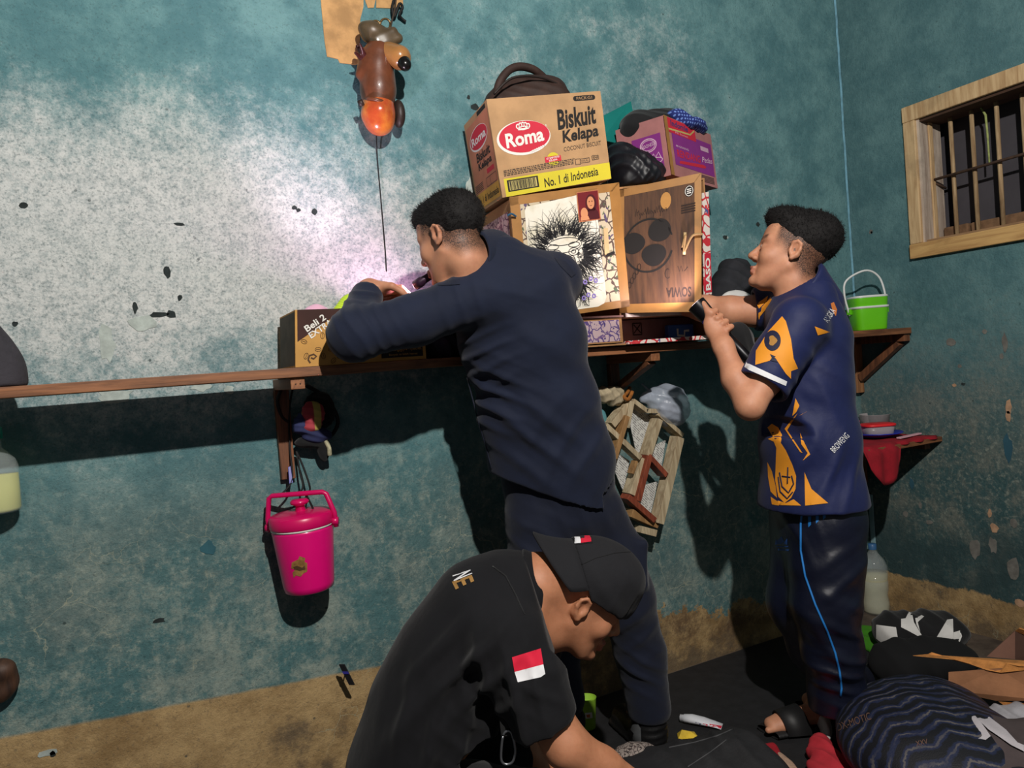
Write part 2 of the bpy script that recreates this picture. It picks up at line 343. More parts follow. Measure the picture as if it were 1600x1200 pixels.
# ------------------------------------------------------------------ lettering
_TX = {}
def _texts(items):
    obs = []
    for key in items:
        s, bold, shear = key; c = bpy.data.curves.new('t', 'FONT'); c.body = s; c.size = 1.0; c.align_x = 'LEFT'
        c.resolution_u = 3; c.offset = bold; c.shear = shear; o = bpy.data.objects.new('t', c); COL.objects.link(o); obs.append((key, o, c))
    dg = bpy.context.evaluated_depsgraph_get()
    for key, o, c in obs:
        me = bpy.data.meshes.new_from_object(o.evaluated_get(dg)); V = np.array([v.co[:2] for v in me.vertices]) if len(me.vertices) else np.zeros((0,2))
        F = [list(p.vertices) for p in me.polygons]; lo, hi = V.min(0), V.max(0)
        _TX[key] = ((V-lo)/(hi-lo), F, (hi-lo)); bpy.data.meshes.remove(me)
    for key, o, c in obs: bpy.data.objects.remove(o); bpy.data.curves.remove(c)
T_ALL = [('PACK:G1',.0,0),('Biskuit',.03,.12),('Kelapa',.03,.12),('COCONUT BISCUIT',0,0),('Roma',.03,0),('No. 1 di Indonesia',.012,.05),('HALAL',0,0),('SNI',.01,0),('KOMPOSISI',.01,0),('KELAPA',.01,0),
  ('Beli 2',.02,0),('EXTRA 1',.02,0),('12 renceng@(10+1)sachet',.005,0),('Banyak isi lebih hemat',0,0),('RENDANG',.02,.0),('Pedas',.01,.2),('Indomie',.02,.1),('MI GORENG',.01,0),('Mi Instan',0,.1),('SOWIA',.03,0),('BASO',.03,0),
  ('N',.02,0),('E',.02,0),('ANGKA',0,.0),('BROWENG',.0,0),('DX-MOTIC',.0,0),('XXV',0,0),('R',0,0),('INDONESIA',.01,0),('LISTRIK',.0,.0)]
_texts(T_ALL)
def tx(s):
    for k in _TX:
        if k[0] == s: return _TX[k]

class Face:                              # a flat (bilinear) face that takes flat print, coords 0..1
    def __init__(s, bl, br, tr, tl, out=None):
        s.q = [Vector(p) for p in (bl, br, tr, tl)]; s.n = (s.q[1]-s.q[0]).cross(s.q[3]-s.q[0]).normalized()
        s.w = (s.q[1]-s.q[0]).length; s.h = (s.q[3]-s.q[0]).length
    def p(s, u, v, off=.0008):
        a, b, c, d = s.q; return a*(1-u)*(1-v)+b*u*(1-v)+c*u*v+d*(1-u)*v + s.n*off
    def poly(s, name, polys, mat, par, off=.0008):
        m = MB()
        for P in polys: m.add([s.p(u, v, off) for u, v in P], [tuple(range(len(P)))])
        return m.build(name, mat, par)
    def rect(s, name, u0, v0, u1, v1, mat, par, off=.0008): return s.poly(name, [[(u0,v0),(u1,v0),(u1,v1),(u0,v1)]], mat, par, off)
    def ell(s, name, cu, cv, ru, rv, mat, par, off=.0008, n=36, rot=0):
        return s.poly(name, [[(cu+ru*math.cos(a)*math.cos(rot)-rv*math.sin(a)*math.sin(rot), cv+ru*math.cos(a)*math.sin(rot)*(s.w/s.h)+rv*math.sin(a)*math.cos(rot)) for a in np.linspace(0, 2*math.pi, n, endpoint=False)]], mat, par, off)
    def text(s, name, string, u0, v0, u1, v1, mat, par, off=.0012, slant=0.0, rot=0.0):
        V, F, _ = tx(string); m = MB(); P = []
        cu, cv = (u0+u1)/2, (v0+v1)/2
        for x, y in V:
            u, v = u0+(u1-u0)*x - cu, v0+(v1-v0)*y+slant*(x-.5) - cv
            X, Y = u*s.w, v*s.h; X, Y = X*math.cos(rot)-Y*math.sin(rot), X*math.sin(rot)+Y*math.cos(rot)
            P.append(s.p(cu+X/s.w, cv+Y/s.h, off))
        m.add(P, F); return m.build(name, mat, par)
    def stroke(s, m, pts, wd, off=.001, taper=True):   # one ink stroke, a strip of quads added to MB m
        n = len(pts); L, R_ = [], []
        for i, (u, v) in enumerate(pts):
            a, b = pts[max(i-1,0)], pts[min(i+1,n-1)]; dx, dy = (b[0]-a[0])*s.w, (b[1]-a[1])*s.h; l = math.hypot(dx, dy) or 1
            k = wd*(1-.85*i/(n-1) if taper else 1)
            L.append(s.p(u-dy/l*k/s.w, v+dx/l*k/s.h, off)); R_.append(s.p(u+dy/l*k/s.w, v-dx/l*k/s.h, off))
        m.add(L+R_, [(i, n+i, n+i+1, i+1) for i in range(n-1)])
    def ring(s, m, cu, cv, ru, rv, wd, off=.001, n=26, a0=0, a1=2*math.pi):
        s.stroke(m, [(cu+ru*math.cos(a), cv+rv*math.sin(a)) for a in np.linspace(a0, a1, n)], wd, off, False)

# ------------------------------------------------------------------ signed distance modelling (organic shapes and cloth)
def nv(v): return np.array(v, dtype=np.float32)
class Field:
    def __init__(s, lo, hi, h):
        s.lo = np.array(lo, dtype=np.float64); s.h = h; n = np.ceil((np.array(hi)-s.lo)/h).astype(int)+1
        s.ax = [(s.lo[i]+h*np.arange(n[i])).astype(np.float32) for i in range(3)]; s.d = np.full(n, .5, np.float32)
    def sub(s, lo, hi):
        r = []
        for i in range(3):
            a = max(0, int((lo[i]-s.lo[i])/s.h)-1); b = min(len(s.ax[i]), int((hi[i]-s.lo[i])/s.h)+3); r.append(slice(a, max(a, b)))
        return tuple(r)
    def op(s, fn, lo, hi, k, mode):
        sl = s.sub(nv(lo)-k-.02, nv(hi)+k+.02)
        if any(q.stop <= q.start for q in sl): return s
        x, y, z = s.ax[0][sl[0]][:,None,None], s.ax[1][sl[1]][None,:,None], s.ax[2][sl[2]][None,None,:]
        v = fn(x, y, z); c = s.d[sl]
        if mode == 'sub': v = -v; h = np.maximum(k-np.abs(c-v), 0)/max(k, 1e-6); s.d[sl] = np.maximum(c, v)+h*h*k*.25
        else: h = np.maximum(k-np.abs(c-v), 0)/max(k, 1e-6); s.d[sl] = np.minimum(c, v)-h*h*k*.25
        return s
    def cone(s, a, b, ra, rb, k=.02, sq=None, mode='add'):
        a, b = nv(a), nv(b); ba = b-a; L2 = max(float(ba@ba), 1e-9); R_ = max(ra, rb)
        if sq is not None: sv = nv(sq[0]); sv = sv/np.linalg.norm(sv); sv = sv - ba*(sv@ba)/L2; sv = sv/max(np.linalg.norm(sv), 1e-6); f = sq[1]; R_ *= max(1, f)
        def fn(x, y, z):
            px, py, pz = x-a[0], y-a[1], z-a[2]; t = np.clip((px*ba[0]+py*ba[1]+pz*ba[2])/L2, 0, 1)
            qx, qy, qz = px-t*ba[0], py-t*ba[1], pz-t*ba[2]; q = qx*qx+qy*qy+qz*qz
            if sq is not None: c = qx*sv[0]+qy*sv[1]+qz*sv[2]; q = q + c*c*(1/f**2-1)
            d = np.sqrt(np.maximum(q, 0))-(ra+(rb-ra)*t)
            return d*min(1, f) if sq is not None else d
        return s.op(fn, np.minimum(a, b)-R_, np.maximum(a, b)+R_, k, mode)
    def chain(s, pts, k=.02, sq=None, mode='add'):
        for (p, r), (q, r2) in zip(pts[:-1], pts[1:]): s.cone(p, q, r, r2, k, sq, mode)
        return s
    def ell(s, c, r, R=None, k=.02, mode='add'):
        c = nv(c); r = nv(r); R = np.eye(3, dtype=np.float32) if R is None else np.array(R, dtype=np.float32)   # rows: local axes
        def fn(x, y, z):
            px, py, pz = x-c[0], y-c[1], z-c[2]; q = [(R[i][0]*px+R[i][1]*py+R[i][2]*pz) for i in range(3)]
            k0 = np.sqrt(sum((q[i]/r[i])**2 for i in range(3))); k1 = np.sqrt(sum((q[i]/r[i]**2)**2 for i in range(3)))
            return k0*(k0-1)/np.maximum(k1, 1e-5)
        m = float(r.max()); return s.op(fn, c-m, c+m, k, mode)
    def box(s, c, hf, R=None, rd=.01, k=.01, mode='add'):
        c = nv(c); hf = nv(hf); R = np.eye(3, dtype=np.float32) if R is None else np.array(R, dtype=np.float32)
        def fn(x, y, z):
            px, py, pz = x-c[0], y-c[1], z-c[2]; q = [np.abs(R[i][0]*px+R[i][1]*py+R[i][2]*pz)-(hf[i]-rd) for i in range(3)]
            o = np.sqrt(sum(np.maximum(t, 0)**2 for t in q)); return o+np.minimum(np.maximum(np.maximum(q[0], q[1]), q[2]), 0)-rd
        m = float(np.linalg.norm(hf)); return s.op(fn, c-m, c+m, k, mode)
    def cut(s, p, n, k=.004, lo=None, hi=None):      # keep the side the normal points away from
        p, n = nv(p), nv(n); n = n/np.linalg.norm(n)
        fn = lambda x, y, z: -((x-p[0])*n[0]+(y-p[1])*n[1]+(z-p[2])*n[2])
        return s.op(fn, s.lo if lo is None else lo, [a[-1] for a in s.ax] if hi is None else hi, k, 'sub')
    def mesh(s):
        d = s.d; sg = d < 0
        c = [sg[i:sg.shape[0]-1+i, j:sg.shape[1]-1+j, k:sg.shape[2]-1+k] for i in (0,1) for j in (0,1) for k in (0,1)]
        tot = sum(q.astype(np.int8) for q in c); I = np.argwhere((tot > 0) & (tot < 8))
        idx = np.full(tot.shape, -1, np.int32); idx[I[:,0], I[:,1], I[:,2]] = np.arange(len(I))
        P = np.zeros((len(I), 3), np.float64); N = np.zeros(len(I))
        cr = [(i,j,k) for i in (0,1) for j in (0,1) for k in (0,1)]; val = [d[I[:,0]+i, I[:,1]+j, I[:,2]+k] for i,j,k in cr]
        for a in range(8):
            for b in range(a+1, 8):
                df = [cr[b][i]-cr[a][i] for i in range(3)]
                if sum(abs(q) for q in df) != 1: continue
                va, vb = val[a], val[b]; m = (va < 0) != (vb < 0); t = np.where(m, va/np.where(m, va-vb, 1), 0)
                for i in range(3): P[:,i] += np.where(m, cr[a][i]+t*df[i], 0)
                N += m
        P = s.lo + (I + P/N[:,None])*s.h
        Q = []
        for ax in range(3):
            o = [i for i in range(3) if i != ax]; n = list(sg.shape)
            sl0 = [slice(None)]*3; sl1 = [slice(None)]*3; sl0[ax] = slice(0, -1); sl1[ax] = slice(1, None)
            df = sg[tuple(sl0)] != sg[tuple(sl1)]; E = np.argwhere(df)
            E = E[(E[:,o[0]] > 0) & (E[:,o[1]] > 0) & (E[:,o[0]] < n[o[0]]-1) & (E[:,o[1]] < n[o[1]]-1)]
            q = []
            for da, db in ((1,1),(0,1),(0,0),(1,0)):
                C = E.copy(); C[:,o[0]] -= da; C[:,o[1]] -= db; q.append(idx[C[:,0], C[:,1], C[:,2]])
            q = np.stack(q, 1); ins = sg[E[:,0], E[:,1], E[:,2]]; flip = ins if ax != 1 else ~ins
            q[~flip] = q[~flip][:, ::-1]; Q.append(q)
        F = np.concatenate(Q); F = F[(F >= 0).all(1)]
        return P, F
def vnormals(V, F):
    n = np.cross(V[F[:,2]]-V[F[:,0]], V[F[:,3]]-V[F[:,1]]); N = np.zeros_like(V)
    for i in range(4): np.add.at(N, F[:,i], n)
    return N/np.maximum(np.linalg.norm(N, axis=1), 1e-12)[:,None]
def relax(V, F, it=2, lam=.5):
    for _ in range(it):
        S = np.zeros_like(V); C = np.zeros(len(V))
        for a, b in ((0,1),(1,2),(2,3),(3,0)):
            np.add.at(S, F[:,a], V[F[:,b]]); np.add.at(C, F[:,a], 1); np.add.at(S, F[:,b], V[F[:,a]]); np.add.at(C, F[:,b], 1)
        V = V + lam*(S/np.maximum(C, 1)[:,None]-V)
    return V
def wob(V, f, seed=0, oct=3):                          # smooth pseudo noise in -1..1
    r = np.random.default_rng(seed); o = np.zeros(len(V)); amp = 1.0
    for k in range(oct):
        for _ in range(4):
            d = r.normal(size=3); d *= f*(1.9**k)/np.linalg.norm(d)*r.uniform(.7, 1.3); o += amp*np.sin(V@d + r.uniform(0, 6.28) + 1.3*np.sin(V@(np.roll(d, 1)*.6)+r.uniform(0, 6.28)))
        amp *= .55
    return o/5.0
def folds(V, F, specs, seed=3):                         # specs: (centre, radius, across-direction, wavelength, amplitude)
    N = vnormals(V, F); D_ = np.zeros(len(V))
    for i, (c, rad, dr, wl, amp) in enumerate(specs):
        c = np.array(c); dr = np.array(dr, dtype=float); dr /= np.linalg.norm(dr); w_ = np.exp(-((V-c)**2).sum(1)/(rad*rad))
        ph = (V@dr)*2*math.pi/wl + 1.6*wob(V, 2.2/wl*.35, seed+i) + 1.2*wob(V, 1.0/wl*.3, seed+50+i)
        rdg = (.5+.5*np.cos(ph))**2*1.35-.5
        D_ += w_*amp*rdg*(.65+.35*wob(V, 9, seed+90+i))
    return V+N*D_[:,None]
def field_for(pts, h, pad=.05):
    P = np.array([list(p) for p in pts]); return Field(P.min(0)-pad, P.max(0)+pad, h)

def lump(name, blobs, mat, parent=None, h=.006, k=.03, fold=None, noise=(.008, 22), seed=1, cuts=(), relaxn=2, zmin=None, extra=None):
    """soft heap of cloth: blobs = [(centre, radii, z-rotation)]"""
    cs = []
    for c, r, *_ in blobs: m = max(r); cs += [Vector(c)-Vector((m,m,m)), Vector(c)+Vector((m,m,m))]
    f = field_for(cs, h, .03)
    for c, r, *rt in blobs:
        R = np.array(Matrix.Rotation(rt[0] if rt else 0, 3, 'Z').transposed()); 
        if len(rt) > 1: R = np.array((Matrix.Rotation(rt[0], 3, 'Z') @ Matrix.Rotation(rt[1], 3, 'Y')).transposed())
        f.ell(c, r, R, k)
    if extra: extra(f)
    for p_, n_ in cuts: f.cut(p_, n_, .006)
    if zmin is not None: f.cut((0,0,zmin), (0,0,-1), .006)
    V, F = f.mesh(); V = relax(V, F, relaxn)
    N = vnormals(V, F); V = V+N*(noise[0]*wob(V, noise[1], seed))[:,None]
    if fold: V = folds(V, F, fold, seed)
    if zmin is not None: V[:,2] = np.maximum(V[:,2], zmin)
    return mesh(name, V, F, mat, parent, True)
# ------------------------------------------------------------------ the long shelf on the back wall
SZ1, SZ0, SY = 1.293, 1.267, 2.02
sh = empty('wall_shelf', (.5, 2.16, SZ0), 'long brown wooden plank shelf running along the teal back wall', 'shelf')
b = MB(); b.box((.24, (SY+2.215)/2, (SZ0+SZ1)/2), (.86, (2.215-SY)/2, .013)); b.build('plank', WOOD, sh, bevel=.002)
b = MB(); b.box((2.065, (SY+.002+2.215)/2, (SZ0+SZ1)/2-.001), (.962, (2.215-SY)/2, .013)); b.build('plank', WOOD, sh, bevel=.002)
b = MB(); b.box((1.80, 2.259, (SZ0+SZ1)/2), (1.235, .04, .0125)); b.build('plank', WOOD, sh, bevel=.002)
def bracket(px, zlow, strut):
    x = at(px, 600, SY).x
    b = MB(); b.box((x, (SY+.012+D)/2, SZ0-.0165), (.019, (D-SY-.012)/2, .016)); b.build('bracket_arm', wood_material('arm_wood', (120,74,46), (160,106,68), 1, 1), sh, bevel=.002)
    b = MB(); b.box((x, D-.012, (SZ0-.033+zlow)/2), (.021, .012, (SZ0-.033-zlow)/2)); b.build('bracket_post', WOODV, sh, bevel=.002)
    if strut: b = MB(); b.beam((x, D-.026, zlow+.05), (x, SY+.04, SZ0-.034), (.017,0,0), Vector((0,.5,.5)).normalized()*.012); b.build('bracket_strut', WOODV, sh, bevel=.002)
bracket(467, at(467,745,D).z, False); bracket(1031, at(985,625,D).z, True)
for k in (-1, 1):
    b = MB(); b.tube([(at(467,600,SY).x+k*.006, SY+.0125, SZ0-.018), (at(467,600,SY).x+k*.006, SY+.0105, SZ0-.018)], .0018, 8); b.build('nail', M('nail_iron', (50,44,40), .5, metal=.8), sh)
# right end bracket by the corner
xe = XR-.03
b = MB(); b.box((xe, (SY+.012+D)/2, SZ0-.017), (.02, (D-SY-.012)/2, .016)); b.build('bracket_arm', WOODV, sh, bevel=.002)
b = MB(); b.box((xe, D-.014, 1.13), (.024, .014, .12)); b.build('bracket_post', wood_material('pale_post', (128,86,54),(170,122,80),1,2), sh, bevel=.002)
b = MB(); b.beam((xe, D-.03, 1.075), (xe, SY+.05, SZ0-.036), (.018,0,0), Vector((0,.7,.6)).normalized()*.017); b.build('bracket_strut', WOODV, sh, bevel=.002)

# ------------------------------------------------------------------ cartons
KRAFT = M('kraft_card', (176, 138, 98), .85, .14, 10, .12, 60); KRAFT_D = M('kraft_inside', (148, 108, 68), .88, .18, 10, .12, 60)
INK = M('black_ink', (26, 22, 20), .8, .1); WHITE = M('white_print', (226, 222, 214), .8, .05); RED = M('red_print', (196, 36, 58), .75, .06)
YEL = M('yellow_print', (206, 190, 44), .75, .06); CHARC = M('charcoal_print', (60, 50, 44), .8, .1)
def carton(name, fq, dv, mat, label, th=.004, top=True):
    """open-top carton from front face corners bl,br,tr,tl and depth vector; returns thing, front face, left face"""
    bl, br, tr, tl = [Vector(p) for p in fq]; dv = Vector(dv); base = (bl+br+dv)/2
    t_ = empty(name, base, label, 'carton'); n = dv.normalized()
    r = (br-bl).normalized(); u = (tl-bl).normalized()
    def panel(nm, a, b_, c, d, nrm, m=mat):
        q = [a, b_, c, d]; p = MB(); p.hexa([v for v in q]+[v+nrm*th for v in q]); return p.build(nm, m, t_)
    panel('front_panel', bl, br, tr, tl, n); panel('back_panel', bl+dv, br+dv, tr+dv, tl+dv, -n)
    panel('side_panel', bl+n*th, bl+dv-n*th, tl+dv-n*th, tl+n*th, r); panel('side_panel', br+n*th, br+dv-n*th, tr+dv-n*th, tr+n*th, -r)
    panel('bottom_panel', bl+n*th+r*th, br+n*th-r*th, br+dv-n*th-r*th, bl+dv-n*th+r*th, u)
    return t_, Face(bl, br, tr, tl), Face(bl+dv, bl, tl, tl+dv), Face(br, br+dv, tr+dv, tr)

# biscuit carton on top of the cabinet
bl, br, tr, tl = at(785,309,2.0), at(955,279,1.925), at(938,142,1.925), at(760,155,2.0)
DVR = Vector((.047, .272, .012))
roma, fA, fL, _ = carton('biscuit_carton', (bl, br, tr, tl), DVR, KRAFT, 'brown biscuit carton with red oval logo on top of the cardboard cabinet')
fA.rect('yellow_band', 0.0, .0, 1.0, .185, YEL, roma); fA.rect('kraft_gap', .0, .0, .035, .185, KRAFT, roma, .001)
fA.ell('logo_rim', .265, .575, .235, .178, WHITE, roma, .0009, 48, .04); fA.ell('logo_oval', .272, .585, .222, .163, RED, roma, .0013, 48, .04)
fA.text('logo_lettering', 'Roma', .105, .50, .44, .65, WHITE, roma, .0018, .035)
m = MB()
for cx, cy, rr in [(-.045,.0,.018),(-.022,.012,.019),(0,.016,.02),(.022,.012,.019),(.045,.0,.018)]: fA.ring(m, .272+cx, .675+cy+.02, .012, .022, .0018, .0017, 14)
fA.stroke(m, [(.225,.667),(.272,.662),(.320,.672)], .003, .0017, False); m.build('logo_crown', WHITE, roma)
m = MB()
for k in range(7):
    u, v = .315+k*.019, .418+k*.0075; fA.stroke(m, [(u, v), (u+.012, v+.020)], .0022, .0017); fA.stroke(m, [(u, v), (u+.018, v+.003)], .0022, .0017)
fA.stroke(m, [(.295,.418),(.45,.475)], .0015, .0017, False); m.build('logo_wheat', WHITE, roma)
fA.text('lettering', 'R', .468, .665, .482, .688, WHITE, roma)
fA.text('lettering', 'Biskuit', .575, .625, .93, .845, INK, roma, .0013, .03); fA.text('lettering', 'Kelapa', .60, .445, .935, .615, INK, roma, .0013, .03)
fA.text('lettering', 'COCONUT BISCUIT', .60, .385, .945, .432, CHARC, roma, .0013, .02)
fA.ell('badge', .495, .315, .055, .07, YEL, roma, .0009, 30); fA.rect('badge_band', .42, .285, .565, .345, RED, roma, .0012)
fA.text('lettering', 'KOMPOSISI', .435, .318, .55, .338, WHITE, roma, .0016, .008); fA.text('lettering', 'KELAPA', .455, .292, .53, .312, WHITE, roma, .0016, .005)
m = MB()
for row in range(4):
    u = .045
    while u < .665:
        l = random.uniform(.008, .03); v = .262-row*.0165+u*.03; fA.stroke(m, [(u, v), (u+l, v+l*.03)], .0013, .0012, False); u += l+.006
m.build('small_print', CHARC, roma)
m = MB()
for (u0, v0, u1, v1) in [(.69,.215,.735,.275),(.735,.225,.82,.27),(.845,.24,.905,.285)]:
    for a, b_ in [((u0,v0),(u1,v0)),((u1,v0),(u1,v1)),((u1,v1),(u0,v1)),((u0,v1),(u0,v0))]: fA.stroke(m, [a, b_], .0009, .0012, False)
m.build('stamp_outline', CHARC, roma); fA.text('lettering', 'HALAL', .745, .238, .81, .26, CHARC, roma); fA.text('lettering', 'SNI', .852, .25, .898, .277, CHARC, roma)
fA.rect('barcode_field', .06, .045, .335, .165, INK, roma, .001); fA.rect('barcode_field', .075, .058, .32, .152, M('khaki', (188,172,104)), roma, .0013)
m = MB(); u = .082
while u < .312: wd = random.choice((.003,.005,.009)); fA.stroke(m, [(u+wd/2, .060), (u+wd/2, .150)], wd*fA.w/2, .0016, False); u += wd+random.choice((.003,.005))
m.build('barcode', INK, roma); fA.text('lettering', 'No. 1 di Indonesia', .385, .045, .885, .14, INK, roma, .0014, .035)
pill = [(.765+.02*math.cos(a), .935+.028*math.sin(a)) for a in np.linspace(math.pi/2, 1.5*math.pi, 8)]+[(.925+.02*math.cos(a), .935+.028*math.sin(a)) for a in np.linspace(-math.pi/2, math.pi/2, 8)]
fA.poly('pack_tag', [pill], INK, roma); fA.text('lettering', 'PACK:G1', .775, .918, .915, .952, KRAFT, roma)
# its left face
PINKK = M('pinkish_card', (190, 122, 92), .85, .12)
fL.rect('tinted_field', .05, .19, .97, .93, PINKK, roma, .0007); fL.rect('yellow_band', .03, .03, .97, .19, M('amber_print', (204,152,52)), roma, .0007)
fL.ell('logo_rim', .50, .735, .37, .125, WHITE, roma, .0010, 36); fL.ell('logo_oval', .51, .74, .35, .112, RED, roma, .0013, 36)
fL.text('logo_lettering', 'Roma', .22, .69, .80, .78, WHITE, roma, .0017); fL.text('lettering', 'Biskuit', .30, .50, .86, .60, INK, roma); fL.text('lettering', 'Kelapa', .32, .39, .86, .49, INK, roma)
fL.rect('badge_band', .62, .325, .9, .375, RED, roma); fL.text('lettering', 'No. 1 di Indonesia', .08, .07, .93, .145, INK, roma); fL.rect('pack_tag', .58, .94, .92, .985, INK, roma)
m = MB()
for a, b_ in [((.55,.2),(.93,.2)),((.93,.2),(.93,.29)),((.93,.29),(.55,.29)),((.55,.29),(.55,.2)),((.7,.2),(.7,.29))]: fL.stroke(m, [a, b_], .001, .0012, False)
for k in range(5): fL.stroke(m, [(.08, .21+k*.018), (.40, .215+k*.018)], .0012, .0012, False)
m.build('stamp_outline', CHARC, roma)

# backpack standing in the biscuit carton
BPK = M('brown_nylon', (52, 34, 28), .72, .2, 30, .2, 160); cB = (at(826,150,2.12))
e_r = (br-bl).normalized(); e_n = Vector((e_r.y*-1, e_r.x, 0)).normalized()
bp = empty('backpack', (cB.x, cB.y, bl.z+.03), 'dark brown backpack sticking out of the biscuit carton', 'backpack')
Rb = np.array([list(e_r), list(e_n), list(e_r.cross(e_n))])
f = field_for([cB-Vector((.22,.12,.3)), cB+Vector((.22,.12,.12))], .005)
f.box(cB+Vector((0,0,-.13)), (.145, .075, .15), Rb, .05, .03); f.ell(cB+Vector((0.0,0,.01)), (.135,.06,.055), Rb, .03); f.ell(cB+Vector((.03,-.05,-.06)), (.11,.03,.08), Rb, .02)
V, F = f.mesh(); V = folds(relax(V, F, 2), F, [(cB, .16, (.3,0,1), .03, .004)], 5); mesh('bag_body', V, F, BPK, bp, True)
hp = [at(775,150,2.1), at(781,128,2.09), at(795,110,2.09), at(812,104,2.09), at(832,108,2.09), at(846,118,2.10), at(857,130,2.12)]
b = MB(); b.tube(spline(hp, 6), .013, 12); b.build('carry_handle', BPK, bp, True)
b = MB(); b.tube(spline([at(772,147,2.055), at(800,122,2.045), at(840,120,2.04), at(872,132,2.045), at(890,148,2.05)], 6), .004, 8); b.build('piping', M('dark_piping', (34,24,20), .6), bp, True)

# ---- cardboard cabinet with papered doors
def batik(name, ground, inks, sc=26, cut=.5):
    t = NT(name); o = t.obj(); w_ = t.n('VectorMath', {0: o, 1: t.n('VectorMath', {0: t.n('TexNoise', {'Vector': o, 'Scale': sc*.6, 'Detail': 3.0}).outputs[1], 1: (.045,.045,.045)}, operation='MULTIPLY').outputs[0]}, operation='ADD').outputs[0]
    v1 = t.n('TexVoronoi', {'Vector': w_, 'Scale': float(sc)}, feature='DISTANCE_TO_EDGE').outputs[0]; v2 = t.n('TexVoronoi', {'Vector': w_, 'Scale': sc*1.9}); n_ = t.noise(w_, sc*1.3, 3, .5)
    c = t.mix(t.ss(v1, .07, .045), lin(ground), lin(inks[0])); c = t.mix(t.math('MULTIPLY', t.ss(v2.outputs[0], .34, .28), t.ss(n_, cut, cut+.03)), c, lin(inks[1])); c = t.mix(t.ss(n_, .62, .65), c, lin(inks[2]))
    return t.out(c, .75)
BAT_P = batik('batik_rose', (196,160,164), [(110,62,86),(92,50,70),(150,92,110)], 30); BAT_W = batik('batik_paper', (196,180,152), [(84,66,58),(74,92,66),(86,70,100)], 26); BAT_V = batik('batik_violet', (184,160,164), [(84,64,120),(70,54,112),(120,90,130)], 34)
cb = empty('cardboard_cabinet', (1.47, 2.14, SZ1), 'home-made cardboard cabinet with two papered doors standing on the shelf', 'cabinet')
cTL, cTR = at(797,311,2.0), Vector((1.868, 1.985, 1.868)); cBL, cBR = Vector((cTL.x+.015, 2.0, SZ1+.002)), Vector((1.862, 1.985, SZ1+.002)); dpt = Vector((.03,.268,.0))
CARD2 = M('old_card', (164, 120, 78), .88, .18, 9, .15, 70)
def slab(nm, q, th, mat, par, bev=0):
    q = [Vector(p) for p in q]; nn = (q[1]-q[0]).cross(q[3]-q[0]).normalized(); m_ = MB(); m_.hexa([p for p in q]+[p-nn*th for p in q]); return m_.build(nm, mat, par, bevel=bev)
slab('side_panel', [cBL+dpt, cBL, cTL, cTL+dpt], .006, CARD2, cb); fS = Face(cBL+dpt, cBL, cTL, cTL+dpt); fS.rect('paper_covering', .02, .02, .9, .93, BAT_P, cb)
slab('side_panel', [cBR, cBR+dpt, cTR+dpt, cTR], .006, CARD2, cb)
slab('top_panel', [cTL, cTR, cTR+dpt, cTL+dpt], .006, CARD2, cb); slab('back_panel', [cBL+dpt, cBR+dpt, cTR+dpt, cTL+dpt], .004, KRAFT_D, cb); slab('bottom_panel', [cBL+Vector((.007,0,.006)), cBR+Vector((-.007,0,.006)), cBR+dpt+Vector((-.007,-.005,.006)), cBL+dpt+Vector((.007,-.005,.006))], .005, CARD2, cb)
zS = 1.395; slab('middle_shelf', [Vector((cBL.x+.008,2.0,zS)), Vector((1.858,1.985,zS)), Vector((1.888,2.245,zS)), Vector((cBL.x+.04,2.26,zS))], .006, M('pinkish_liner', (190,150,140), .85), cb)
xd = at(972,510,2.0).x; slab('divider', [Vector((xd,2.0,SZ1+.01)), Vector((xd+.03,2.25,SZ1+.01)), Vector((xd+.03,2.25,1.80)), Vector((xd,2.0,1.80))], .006, CARD2, cb)
# red and white printed edge of the right side
fE = Face(at(1099,462,1.985), at(1111,460,1.985), at(1106,300,1.985), at(1096,302,1.985)); EDGE = batik('printed_edge', (226,214,204), [(196,44,54),(206,60,64),(70,84,140)], 22)
slab('edge_strip', [fE.p(0,0,.004), fE.p(1,0,.004), fE.p(1,1,.004), fE.p(0,1,.004)], .004, EDGE, cb); fE2 = Face(fE.p(0,0,.005), fE.p(1,0,.005), fE.p(1,.45,.005), fE.p(0,.45,.005)); fE2.rect('red_field', .1, .05, .98, .9, RED, cb, .0006)
V, F, _ = tx('BASO'); m = MB(); m.add([fE2.p(.85-.65*y, .1+.7*x, .0014) for x, y in V], F); m.build('edge_lettering', WHITE, cb)
# left door, closed, with the ink drawing
dA = [at(813,503,1.985), at(984,479,1.935), at(967,285,1.935), at(796,308,1.985)]
door1 = slab('door', dA, .006, CARD2, cb); fD = Face(*dA)
TAPE = M('brown_tape', (158, 112, 58), .45, .12, 14); 
fD.rect('paper_covering', .085, .06, .93, .95, BAT_W, door1)
fD.poly('tape_border', [[(0,0),(.09,0),(.075,1),(0,1)], [(.0,.93),(1,.935),(1,1),(0,1)], [(.915,0),(1,0),(1,1),(.9,1)], [(0,0),(1,0),(1,.055),(0,.06)]], TAPE, door1, .0012)
PAPER = NT('cream_paper'); o_ = PAPER.obj(); PAPER = PAPER.out(PAPER.mix(PAPER.ss(PAPER.noise(o_, 14, 6, .6), .45, .75), lin((226,220,204)), lin((200,192,166))), .8)
ppr = [(.125,.06),(.165,.035),(.70,.035),(.76,.055),(.785,.10),(.765,.90),(.745,.955),(.135,.905),(.118,.87)]
fD.poly('drawing_sheet', [ppr], PAPER, door1, .002)
m = MB(); rr = random.Random(4)
